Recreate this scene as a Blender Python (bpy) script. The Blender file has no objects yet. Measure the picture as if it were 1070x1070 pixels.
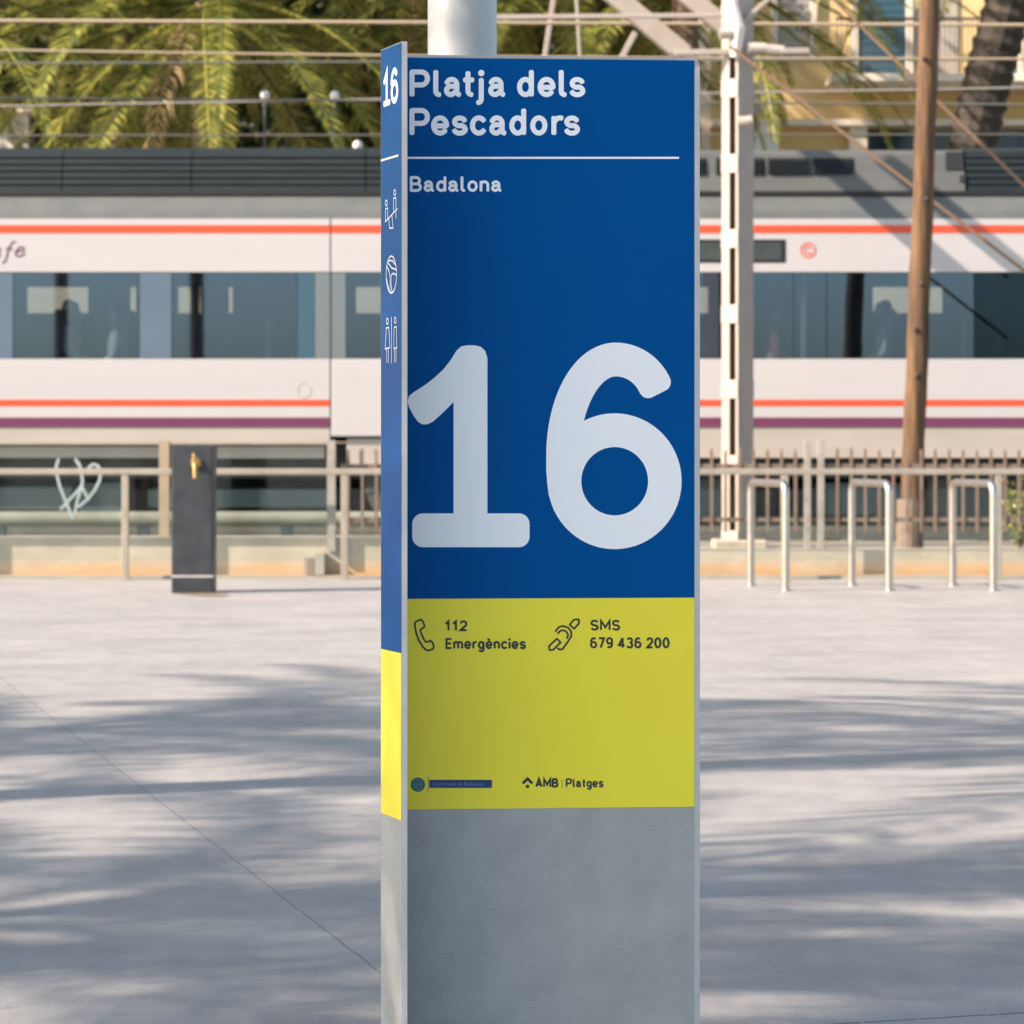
import bpy, bmesh, math, random
from mathutils import Vector, Matrix, Quaternion
R = math.radians
random.seed(7)
scene = bpy.context.scene
col = scene.collection

# ------------------------------------------------------------------ camera, world, sun, exposure
F = 3000.0          # focal length in photo pixels (photo is 1070 px)
HZ = 460.0          # horizon row in the photo
CH = 1.30           # eye height
cd = bpy.data.cameras.new("camera"); cam = bpy.data.objects.new("camera", cd); col.objects.link(cam)
cam.location = (0, 0, CH); cam.rotation_euler = (R(90), 0, 0)
cd.sensor_width = 36; cd.lens = 36 * F / 1070; cd.shift_y = -75 / 1070
cd.clip_start = 0.05; cd.clip_end = 600
cd.dof.use_dof = True; cd.dof.focus_distance = 5.95; cd.dof.aperture_fstop = 9.3
scene.camera = cam

AZ, EL = R(20), R(35)
sund = Vector((math.cos(EL) * math.cos(AZ), math.cos(EL) * math.sin(AZ), -math.sin(EL)))
w = bpy.data.worlds.new("World"); scene.world = w; w.use_nodes = True
nt = w.node_tree; bg = nt.nodes["Background"]
sky = nt.nodes.new("ShaderNodeTexSky"); sky.sky_type = 'NISHITA'; sky.sun_disc = False
sky.sun_elevation = EL; sky.sun_rotation = math.atan2(-sund.x, -sund.y)
tint = nt.nodes.new("ShaderNodeMix"); tint.data_type = 'RGBA'; tint.blend_type = 'MULTIPLY'; tint.inputs["Factor"].default_value = 1
tint.inputs["B"].default_value = (1.0, 1.025, .985, 1)
nt.links.new(sky.outputs[0], tint.inputs["A"]); nt.links.new(tint.outputs["Result"], bg.inputs[0]); bg.inputs[1].default_value = 0.108; sky.ozone_density = .8; sky.dust_density = 1.8
sl = bpy.data.lights.new("sun", 'SUN'); sl.energy = 4.9; sl.angle = R(0.55); sl.color = (1.0, 0.82, 0.70)
so = bpy.data.objects.new("sun", sl); col.objects.link(so)
so.rotation_euler = sund.to_track_quat('-Z', 'Y').to_euler(); so.location = (-30, -15, 30)
scene.view_settings.view_transform = 'Standard'; scene.view_settings.look = 'None'
scene.view_settings.exposure = 1.42; scene.view_settings.gamma = 1
scene.render.engine = 'CYCLES'
scene.cycles.use_denoising = True
scene.cycles.max_bounces = 8; scene.cycles.transparent_max_bounces = 24

# ------------------------------------------------------------------ helpers
def at(px, py, D):
    return Vector(((px - 535) / F * D, D, CH + (HZ - py) / F * D))
def X(px, D): return (px - 535) / F * D
def Z(py, D): return CH + (HZ - py) / F * D

def mat(name, c, rough=0.6, metal=0.0, c2=None, nscale=6.0, bump=0.0, bscale=60.0, spec=0.5, stretch=None, detail=5, island=None, trans=0.0):
    m = bpy.data.materials.new(name); m.use_nodes = True
    n = m.node_tree.nodes; l = m.node_tree.links
    b = n["Principled BSDF"]
    b.inputs["Base Color"].default_value = (*c, 1); b.inputs["Roughness"].default_value = rough
    b.inputs["Metallic"].default_value = metal; b.inputs["Specular IOR Level"].default_value = spec
    tc = n.new("ShaderNodeTexCoord"); src = tc.outputs["Object"]
    if stretch:
        mp = n.new("ShaderNodeMapping"); mp.inputs["Scale"].default_value = stretch
        l.new(src, mp.inputs[0]); src = mp.outputs[0]
    if c2:
        t = n.new("ShaderNodeTexNoise"); t.inputs["Scale"].default_value = nscale; t.inputs["Detail"].default_value = detail
        t.inputs["Roughness"].default_value = 0.65
        l.new(src, t.inputs["Vector"])
        rp = n.new("ShaderNodeValToRGB"); rp.color_ramp.elements[0].position = 0.32; rp.color_ramp.elements[1].position = 0.68
        rp.color_ramp.elements[0].color = (*c, 1); rp.color_ramp.elements[1].color = (*c2, 1)
        l.new(t.outputs["Fac"], rp.inputs[0]); out = rp.outputs[0]
        if island:
            g = n.new("ShaderNodeNewGeometry"); mx = n.new("ShaderNodeMix"); mx.data_type = 'RGBA'
            r2 = n.new("ShaderNodeValToRGB"); r2.color_ramp.elements[0].position = .35; r2.color_ramp.elements[0].color = (*island[0], 1); r2.color_ramp.elements[1].color = (*island[1], 1)
            l.new(g.outputs["Random Per Island"], r2.inputs[0])
            mx.inputs["Factor"].default_value = 0.65
            l.new(out, mx.inputs["A"]); l.new(r2.outputs[0], mx.inputs["B"]); out = mx.outputs["Result"]
        l.new(out, b.inputs["Base Color"])
        if trans:
            tr = n.new("ShaderNodeBsdfTranslucent"); l.new(out, tr.inputs[0])
            ms = n.new("ShaderNodeMixShader"); ms.inputs[0].default_value = trans
            l.new(b.outputs[0], ms.inputs[1]); l.new(tr.outputs[0], ms.inputs[2])
            l.new(ms.outputs[0], n["Material Output"].inputs[0])
    if bump:
        t2 = n.new("ShaderNodeTexNoise"); t2.inputs["Scale"].default_value = bscale; t2.inputs["Detail"].default_value = 6
        l.new(src, t2.inputs["Vector"])
        bp = n.new("ShaderNodeBump"); bp.inputs["Strength"].default_value = bump; bp.inputs["Distance"].default_value = 0.01
        l.new(t2.outputs["Fac"], bp.inputs["Height"]); l.new(bp.outputs[0], b.inputs["Normal"])
    return m

class MB:
    """collects shapes, then links them as ONE mesh object"""
    def __init__(self): self.v = []; self.f = []
    def add(self, vs, fs):
        o = len(self.v); self.v += [tuple(p) for p in vs]; self.f += [tuple(i + o for i in q) for q in fs]; return self
    def box(self, x0, x1, y0, y1, z0, z1):
        return self.add([(x0,y0,z0),(x1,y0,z0),(x1,y1,z0),(x0,y1,z0),(x0,y0,z1),(x1,y0,z1),(x1,y1,z1),(x0,y1,z1)],
                        [(3,2,1,0),(4,5,6,7),(0,1,5,4),(1,2,6,5),(2,3,7,6),(3,0,4,7)])
    def obox(self, p, q, w, h, up=Vector((0,0,1))):
        """bar from p to q, width w (sideways) and height h"""
        p = Vector(p); q = Vector(q); d = (q - p).normalized()
        s = d.cross(up)
        if s.length < 1e-4: s = d.cross(Vector((0,1,0)))
        s.normalize(); u = s.cross(d).normalized()
        vs = [a + s * sx * w / 2 + u * su * h / 2 for a in (p, q) for sx, su in ((-1,-1),(1,-1),(1,1),(-1,1))]
        return self.add(vs, [(0,1,2,3),(7,6,5,4),(0,4,5,1),(1,5,6,2),(2,6,7,3),(3,7,4,0)])
    def tube(self, pts, r, seg=12, caps=True):
        pts = [Vector(p) for p in pts]; n = len(pts)
        rr = r if isinstance(r, (list, tuple)) else [r] * n
        d0 = (pts[1] - pts[0]).normalized()
        ref = Vector((0,0,1)) if abs(d0.z) < 0.9 else Vector((1,0,0))
        s = d0.cross(ref).normalized(); vs = []; fs = []
        for i, p in enumerate(pts):
            d = (pts[min(i+1, n-1)] - pts[max(i-1, 0)]).normalized()
            s = (s - d * s.dot(d)).normalized(); u = d.cross(s)
            for k in range(seg):
                a = 2 * math.pi * k / seg
                vs.append(p + (s * math.cos(a) + u * math.sin(a)) * rr[i])
        for i in range(n - 1):
            for k in range(seg):
                k2 = (k + 1) % seg
                fs.append((i*seg+k, i*seg+k2, (i+1)*seg+k2, (i+1)*seg+k))
        if caps:
            fs.append(tuple(range(seg))[::-1]); fs.append(tuple((n-1)*seg + k for k in range(seg)))
        return self.add(vs, fs)
    def lathe(self, prof, c, seg=24, axis='z'):
        vs = []; fs = []
        for r_, h in prof:
            for k in range(seg):
                a = 2 * math.pi * k / seg
                p = (r_ * math.cos(a), r_ * math.sin(a), h)
                if axis == 'y': p = (p[0], h, p[1])
                if axis == 'x': p = (h, p[0], p[1])
                vs.append(Vector(c) + Vector(p))
        for i in range(len(prof) - 1):
            for k in range(seg):
                k2 = (k + 1) % seg
                fs.append((i*seg+k, i*seg+k2, (i+1)*seg+k2, (i+1)*seg+k))
        fs.append(tuple(range(seg))[::-1]); fs.append(tuple((len(prof)-1)*seg + k for k in range(seg)))
        return self.add(vs, fs)
    def build(self, name, m, parent=None, bevel=0.0, smooth=False, segs=2):
        me = bpy.data.meshes.new(name); 
        o = bpy.data.objects.new(name, me); col.objects.link(o)
        off = parent_loc(parent)
        me.from_pydata([tuple(Vector(p) - off) for p in self.v], [], self.f); me.validate()
        bm = bmesh.new(); bm.from_mesh(me); bmesh.ops.recalc_face_normals(bm, faces=bm.faces)
        if bevel:
            bmesh.ops.bevel(bm, geom=[e for e in bm.edges if len(e.link_faces) == 2 and e.calc_face_angle(0) > 0.5], offset=bevel, segments=segs, profile=0.6, affect='EDGES', clamp_overlap=True)
        bm.to_mesh(me); bm.free()
        if m: me.materials.append(m)
        if smooth:
            for p in me.polygons: p.use_smooth = True
            try: me.set_sharp_from_angle(angle=R(40))
            except Exception: pass
        if parent: o.parent = parent
        return o
def parent_loc(p):
    v = Vector((0,0,0))
    while p is not None:
        v += p.location; p = p.parent
    return v
def tag(o, label=None, cat=None, group=None, kind=None):
    if label: o['label'] = label
    if cat: o['category'] = cat
    if group: o['group'] = group
    if kind: o['kind'] = kind
    return o
def empty(name, loc, label=None, cat=None, group=None):
    o = bpy.data.objects.new(name, None); col.objects.link(o); o.location = loc; o.empty_display_size = 0.2
    return tag(o, label, cat, group)
def copy_tree(o, parent=None):
    c = o.copy(); col.objects.link(c)
    if parent: c.parent = parent
    for ch in list(o.children): copy_tree(ch, c)
    return c

# ------------------------------------------------------------------ stroke lettering
def arc(cx, cy, rx, ry, a0, a1, n=None):
    n = n or max(4, int(abs(a1 - a0) / 9))
    return [(cx + rx * math.cos(R(a0 + (a1 - a0) * i / n)), cy + ry * math.sin(R(a0 + (a1 - a0) * i / n))) for i in range(n + 1)]
def glyph(ch):
    """(width, [centre lines]) in cap heights, drawn for a stroke of .18"""
    x = .365
    O = lambda c=.305, rx=.215, ry=.275, a0=0, a1=360: arc(c, x, rx, ry, a0, a1)
    G = {
     'P': (.74, [[(.09,.09),(.09,.91)], [(.09,.91),(.43,.91)] + arc(.43,.675,.22,.235,90,-90)[1:] + [(.09,.44)]]),
     'B': (.72, [[(.09,.09),(.09,.91)], [(.09,.91),(.38,.91)] + arc(.38,.71,.19,.2,90,-90)[1:] + [(.09,.51)], [(.38,.51)] + arc(.41,.3,.22,.21,90,-90) + [(.09,.09)]]),
     'E': (.62, [[(.53,.91),(.09,.91),(.09,.09),(.53,.09)], [(.09,.51),(.48,.51)]]),
     'S': (.70, [arc(.35,.70,.25,.21,25,270) + arc(.35,.29,.26,.2,90,-155)[1:]]),
     'M': (.90, [[(.09,.09),(.09,.91),(.45,.3),(.81,.91),(.81,.09)]]),
     'A': (.80, [[(.09,.09),(.40,.91),(.71,.09)], [(.2,.32),(.6,.32)]]),
     'l': (.305, [[(.09,.91),(.09,.22)] + arc(.215,.215,.125,.125,180,270)[1:]]),
     'a': (.63, [arc(.28,.45,.185,.19,160,0) + [(.465,.2)] + arc(.56,.2,.095,.11,180,260), [(.465,.39),(.26,.39)] + arc(.25,.24,.16,.15,90,285) + [(.465,.23)]]),
     't': (.435, [[(.2,.87),(.2,.23)] + arc(.335,.225,.135,.135,180,265)[1:], [(.09,.62),(.36,.62)]]),
     'j': (.305, [[(.195,.62),(.195,-.07)] + arc(.07,-.07,.125,.13,0,-85)[1:], 'dot .195 .87']),
     'i': (.18, [[(.09,.09),(.09,.62)], 'dot .09 .87']),
     'd': (.61, [O(), [(.52,.91),(.52,.09)]]),
     'b': (.61, [O(), [(.09,.91),(.09,.09)]]),
     'e': (.65, [arc(.325,x,.235,.275,0,318), [(.1,.35),(.555,.35)]]),
     's': (.584, [arc(.29,.495,.185,.14,22,270) + arc(.29,.225,.2,.14,90,-160)[1:]]),
     'c': (.60, [arc(.32,x,.23,.275,42,318)]),
     'o': (.62, [O(.31,.22)]),
     'r': (.42, [[(.09,.09),(.09,.64)], arc(.32,.40,.23,.24,180,78)]),
     'n': (.58, [[(.09,.09),(.09,.64)], arc(.29,.42,.2,.22,180,0) + [(.49,.09)]]),
     'm': (.92, [[(.09,.09),(.09,.64)], arc(.275,.44,.185,.2,180,0) + [(.46,.09)], arc(.645,.44,.185,.2,180,0) + [(.83,.09)]]),
     'u': (.58, [[(.09,.64),(.09,.3)] + arc(.29,.3,.2,.21,180,360)[1:] + [(.49,.64)], [(.49,.4),(.49,.09)]]),
     'g': (.61, [O(), [(.52,.64),(.52,-.02)] + arc(.31,-.02,.21,.17,0,-150)[1:]]),
     'f': (.42, [[(.19,.09),(.19,.75)] + arc(.33,.76,.14,.15,180,80), [(.06,.62),(.36,.62)]]),
     '1': (.47, [[(.30,.09),(.30,.91),(.09,.68)]]),
     '2': (.62, [arc(.31,.66,.22,.25,165,-25) + [(.09,.09),(.53,.09)]]),
     '3': (.62, [arc(.3,.70,.2,.21,150,-80), arc(.3,.29,.23,.21,80,-155)]),
     '4': (.66, [[(.42,.09),(.42,.91)], [(.4,.89),(.09,.3),(.57,.3)]]),
     '6': (.64, [arc(.32,.33,.23,.24,0,360), arc(.33,.55,.24,.36,175,55)]),
     '7': (.60, [[(.09,.91),(.51,.91),(.22,.09)]]),
     '9': (.64, [arc(.32,.67,.23,.24,0,360), arc(.31,.45,.24,.36,-5,-125)]),
     '0': (.64, [arc(.32,.5,.23,.41,0,360)]),
     '|': (.06, [[(.03,-.1),(.03,.95)]]),
    }
    if ch == 'è':
        w_, s = G['e']; return (w_, s + [[(.22,.92),(.36,.8)]])
    return G[ch]
def text_strokes(txt, x0, base, cap, x1=None, gap=.17, lefts=None):
    """strokes in photo pixels; x1 fits the width; lefts gives each letter's left edge"""
    items = []; pen = 0
    for i, ch in enumerate(txt):
        if ch == ' ': pen += .34; continue
        w_, s = glyph(ch); items.append((pen, w_, s)); pen += w_ + gap
    total = pen - gap; kx = cap if x1 is None else (x1 - x0) / total
    out = []
    for j, (p, w_, s) in enumerate(items):
        ox = x0 + p * kx; k = kx
        if lefts: ox = lefts[j]; k = cap
        for st in s:
            if isinstance(st, str):
                _, a, b = st.split(); cx, cy = float(a), float(b)
                out.append(('dot', ox + cx * k, base - cy * cap, .115 * cap)); continue
            out.append([(ox + x_ * k, base - y_ * cap) for x_, y_ in st])
    return out
class Plane:
    """a real upright face in the scene; photo pixels are carried onto it once, then everything is metric"""
    def __init__(self, a, b):
        self.a = Vector((a[0], a[1], 0)); self.t = (Vector((b[0], b[1], 0)) - self.a).normalized()
        self.n = Vector((self.t.y, -self.t.x, 0))
        if self.n.dot(-self.a) < 0: self.n = -self.n
    def uz(self, px, py):
        d = Vector(((px - 535) / F, 1, (HZ - py) / F))
        k = self.a.dot(self.n) / (d.x * self.n.x + d.y * self.n.y)
        p = Vector((0, 0, CH)) + d * k
        return ((p - self.a).dot(self.t), p.z)
    def p(self, u, z, off=0.0): 
        q = self.a + self.t * u + self.n * off; q.z = z; return q
    def at(self, px, py, off=0.0): return self.p(*self.uz(px, py), off)
def clean(pl):
    out = [pl[0]]
    for q in pl[1:]:
        if math.hypot(q[0]-out[-1][0], q[1]-out[-1][1]) > 1e-5: out.append(q)
    return out
def stroke_into(mb, plane, pl, width, off, cap=1.0, closed=None):
    """a flat ribbon with rounded ends along the line pl (metric u,z) on the plane"""
    pl = clean(pl); h = width / 2
    if closed is None: closed = math.hypot(pl[0][0]-pl[-1][0], pl[0][1]-pl[-1][1]) < h * 0.2 and len(pl) > 5
    if closed and math.hypot(pl[0][0]-pl[-1][0], pl[0][1]-pl[-1][1]) < h * .5: pl = pl[:-1]
    n = len(pl); Lf = []; Rt = []; V2 = lambda a, b: (b[0]-a[0], b[1]-a[1])
    def nrm(v): l_ = math.hypot(*v) or 1; return (v[0]/l_, v[1]/l_)
    for i in range(n):
        if closed: d1 = nrm(V2(pl[i-1], pl[i])); d2 = nrm(V2(pl[i], pl[(i+1) % n]))
        else:
            d1 = nrm(V2(pl[max(i-1,0)], pl[max(i,1)])) ; d2 = nrm(V2(pl[min(i, n-2)], pl[min(i+1, n-1)]))
        m_ = nrm((d1[0]+d2[0], d1[1]+d2[1])); nn = (-m_[1], m_[0]); c = max(.35, nn[0]*-d1[1] + nn[1]*d1[0])
        Lf.append((pl[i][0]+nn[0]*h/c, pl[i][1]+nn[1]*h/c)); Rt.append((pl[i][0]-nn[0]*h/c, pl[i][1]-nn[1]*h/c))
    vs = [plane.p(*q, off) for q in Lf] + [plane.p(*q, off) for q in Rt]
    fs = [(i, i+1, n+i+1, n+i) for i in range(n-1)]
    if closed: fs.append((n-1, 0, n, 2*n-1))
    mb.add(vs, fs)
    if not closed and cap > 0:
        for e, (a, b) in ((0, (1, 0)), (n-1, (n-2, n-1))):
            d = nrm(V2(pl[a], pl[b])); s = (-d[1], d[0]); cr = h * cap; p0 = pl[e]
            pts = []
            for k in range(9): t = math.pi/2 * k/8; pts.append((h - cr + cr*math.cos(t), cr*math.sin(t)))
            for k in range(9): t = math.pi/2 * k/8; pts.append((-(h - cr) - cr*math.sin(t), cr*math.cos(t)))
            mb.add([plane.p(p0[0]+s[0]*a_+d[0]*b_, p0[1]+s[1]*a_+d[1]*b_, off) for a_, b_ in pts], [tuple(range(len(pts)))])
def draw(plane, strokes, wpx, D, off, name, m, parent, cap=1.0):
    mb = MB(); o = off
    for st in strokes:
        if isinstance(st, tuple) and st[0] == 'dot':
            _, cx, cy, r = st
            mb.add([plane.at(cx + r*math.cos(2*math.pi*k/20), cy + r*math.sin(2*math.pi*k/20), o) for k in range(20)], [tuple(range(20))])
        elif isinstance(st, tuple) and st[0] == 'fill':
            mb.add([plane.at(a, b, o) for a, b in st[1]], [tuple(range(len(st[1])))])
        else:
            stroke_into(mb, plane, [plane.uz(a, b) for a, b in st], wpx / F * D, o, cap)
        o += 0.00004
    return mb.build(name, m, parent)

# ------------------------------------------------------------------ materials
M = {}
M['totem'] = mat('totem_concrete', (.33,.325,.318), .55, c2=(.41,.402,.392), nscale=9, bump=.3, bscale=220, detail=9)
M['edge'] = mat('totem_edge', (.46,.46,.46), .6, c2=(.5,.5,.5), nscale=30, bump=.2, bscale=200)
M['blue'] = mat('blue_vinyl', (.0,.070,.255), .25, c2=(.0,.078,.28), nscale=2, spec=.03)
M['yellow'] = mat('yellow_vinyl', (.84,.70,.03), .42, c2=(.89,.76,.04), nscale=2, spec=.4)
M['white'] = mat('white_print', (.87,.87,.88), .45)
M['dark_print'] = mat('dark_print', (.006,.018,.03), .45)
M['green_print'] = mat('green_print', (.02,.14,.09), .5)
M['navy_print'] = mat('navy_print', (.004,.03,.13), .5)
M['pale_blue_print'] = mat('pale_blue_print', (.10,.20,.42), .5)
M['lamp_post'] = mat('galvanised_post', (.36,.37,.365), .5, .2, c2=(.43,.43,.415), nscale=8, bump=.05)
M['steel'] = mat('stainless_steel', (.50,.47,.43), .3, .9, c2=(.42,.4,.36), nscale=14)
M['rail_steel'] = mat('weathered_rail_steel', (.36,.31,.25), .42, .6, c2=(.46,.41,.33), nscale=5)
M['black_stone'] = mat('black_stone', (.014,.018,.024), .5, c2=(.035,.041,.048), nscale=5, bump=.15, bscale=60)
M['brass'] = mat('brass', (.40,.25,.09), .45, .8)
M['wood'] = mat('weathered_timber', (.028,.017,.010), .9, c2=(.165,.09,.040), nscale=2.2, bump=.9, bscale=7, stretch=(7,7,.5))
M['cream_paint'] = mat('cream_paint', (.36,.315,.27), .55, c2=(.31,.265,.225), nscale=4)
M['slot'] = mat('mast_slot_steel', (.24,.17,.11), .7)
M['insulator'] = mat('insulator_ceramic', (.60,.55,.5), .3)
M['cable'] = mat('dull_cable', (.12,.12,.10), .6)
M['pale_cable'] = mat('copper_cable', (.40,.32,.21), .5, .2)
M['guy'] = mat('rusty_guy', (.20,.125,.075), .7)
M['train_white'] = mat('train_white_paint', (.41,.402,.402), .3, c2=(.435,.424,.422), nscale=1.2, stretch=(.3,1,2.2))
M['train_lower'] = mat('train_dusty_white', (.34,.31,.27), .4, c2=(.40,.36,.315), nscale=1.5, stretch=(.4,1,2))
M['train_red'] = mat('train_orange_red', (.56,.072,.026), .35)
M['train_purple'] = mat('train_purple', (.13,.025,.075), .35)
M['roof_grey'] = mat('train_roof_grey', (.082,.09,.088), .5, c2=(.105,.112,.108), nscale=3)
M['roof_light'] = mat('train_roof_pale', (.075,.08,.075), .5, c2=(.097,.10,.094), nscale=3)
M['roof_dark'] = mat('train_roof_dark', (.009,.014,.016), .5, c2=(.016,.023,.025), nscale=4, spec=.25, stretch=(.5,1,8))
M['black'] = mat('black_rubber', (.008,.009,.01), .6)
M['under'] = mat('underframe', (.02,.03,.033), .6, c2=(.045,.055,.055), nscale=6)
M['under_teal'] = mat('underframe_teal', (.035,.06,.065), .5, c2=(.05,.08,.08), nscale=5)
M['interior'] = mat('train_interior', (.26,.3,.31), .6, c2=(.3,.34,.35), nscale=2)
M['seat'] = mat('seat_fabric', (.02,.035,.05), .8, c2=(.03,.05,.07), nscale=30)
M['skin'] = mat('skin', (.45,.27,.19), .5)
M['shirt_pale'] = mat('pale_shirt', (.55,.52,.46), .8)
M['shirt_red'] = mat('red_shirt', (.35,.09,.07), .8)
M['hair'] = mat('dark_hair', (.03,.02,.015), .6)
M['hair_grey'] = mat('grey_hair', (.4,.38,.35), .6)
M['wall_concrete'] = mat('wall_concrete', (.33,.28,.21), .8, c2=(.45,.385,.30), nscale=3, bump=.3, bscale=30)
M['kerb'] = mat('kerb_concrete', (.29,.26,.215), .8, c2=(.35,.32,.27), nscale=5)
M['fence_paint'] = mat('fence_rusty_paint', (.19,.155,.12), .65, c2=(.15,.085,.05), nscale=9)
M['fence_grey'] = mat('fence_grey_paint', (.33,.31,.28), .6, c2=(.25,.22,.18), nscale=9)
M['fence_beige'] = mat('fence_beige_paint', (.34,.27,.185), .6, c2=(.28,.215,.14), nscale=6)
M['trough'] = mat('trough_concrete', (.15,.155,.115), .8, c2=(.21,.21,.16), nscale=4)
M['ballast'] = mat('ballast', (.13,.115,.095), .95, c2=(.26,.24,.2), nscale=30, bump=1, bscale=40)
M['street'] = mat('street_paving', (.2,.18,.16), .9, c2=(.26,.24,.2), nscale=2)
M['ochre'] = mat('ochre_render', (.68,.49,.22), .85, c2=(.76,.57,.28), nscale=1.2)
M['cream_stone'] = mat('cream_stone', (.72,.64,.52), .8, c2=(.78,.70,.58), nscale=2)
M['plaster'] = mat('pale_plaster', (.48,.44,.38), .85, c2=(.42,.37,.31), nscale=1.0)
M['pink_plaster'] = mat('pink_plaster', (.24,.18,.145), .85, c2=(.18,.135,.11), nscale=1.0)
M['shutter'] = mat('teal_shutter', (.035,.10,.14), .6)
M['grey_shutter'] = mat('grey_shutter', (.36,.34,.31), .7)
M['dark_glass'] = mat('shop_glass', (.012,.025,.045), .12)
M['awning'] = mat('red_awning', (.45,.11,.08), .8)
M['awning_white'] = mat('white_awning', (.6,.58,.55), .8)
M['globe'] = mat('opal_globe', (.8,.78,.78), .2)
M['graffiti'] = mat('graffiti_paint', (.30,.36,.36), .6)
M['leaf'] = mat('palm_leaf', (.16,.20,.036), .34, c2=(.43,.38,.075), nscale=.9, island=((.03,.085,.024),(.62,.56,.12)), trans=.42)
M['leaf_dark'] = mat('tree_leaf', (.02,.04,.014), .5, c2=(.045,.07,.02), nscale=1.2, island=((.015,.035,.014),(.06,.075,.02)), trans=.25)
M['dry_leaf'] = mat('dry_palm_leaf', (.28,.19,.075), .8, c2=(.36,.27,.12), nscale=2, island=((.2,.13,.05),(.42,.32,.15)), trans=.2)
M['bark'] = mat('palm_bark', (.12,.085,.055), .9, c2=(.26,.19,.125), nscale=5, bump=1.0, bscale=9, stretch=(1,1,2.4))
M['bark_dark'] = mat('tree_and_shaded_palm_bark', (.022,.018,.014), .9, c2=(.06,.047,.034), nscale=6, bump=.8, bscale=12)  # also carries the shaded tone of the leaning palm's trunk

def glass_mat(name, tint, refl, rcol, rough=0.02):
    m = bpy.data.materials.new(name); m.use_nodes = True; n = m.node_tree.nodes; l = m.node_tree.links
    n.remove(n["Principled BSDF"]); out = n["Material Output"]
    t = n.new("ShaderNodeBsdfTransparent"); t.inputs[0].default_value = (*tint, 1)
    g = n.new("ShaderNodeBsdfGlossy"); g.inputs[0].default_value = (*rcol, 1); g.inputs["Roughness"].default_value = rough
    mx = n.new("ShaderNodeMixShader"); mx.inputs[0].default_value = refl
    l.new(t.outputs[0], mx.inputs[1]); l.new(g.outputs[0], mx.inputs[2]); l.new(mx.outputs[0], out.inputs[0])
    return m
M['train_glass'] = glass_mat('train_tinted_glass', (.58,.65,.68), .15, (.44,.60,.92), .02)
M['train_glass_dark'] = glass_mat('train_dark_glass', (.22,.28,.30), .06, (.36,.6,.95), .02)
M['rail_glass'] = glass_mat('rail_glass', (.955,.972,.965), .025, (.9,1,1), .05)
M['blue_panel'] = mat('train_blue_panel', (.085,.125,.18), .12, c2=(.10,.14,.2), nscale=1)
M['dkblue_panel'] = mat('train_deep_blue_panel', (.035,.085,.13), .12)
M['grey_panel'] = mat('train_grey_panel', (.13,.16,.175), .15)

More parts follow.
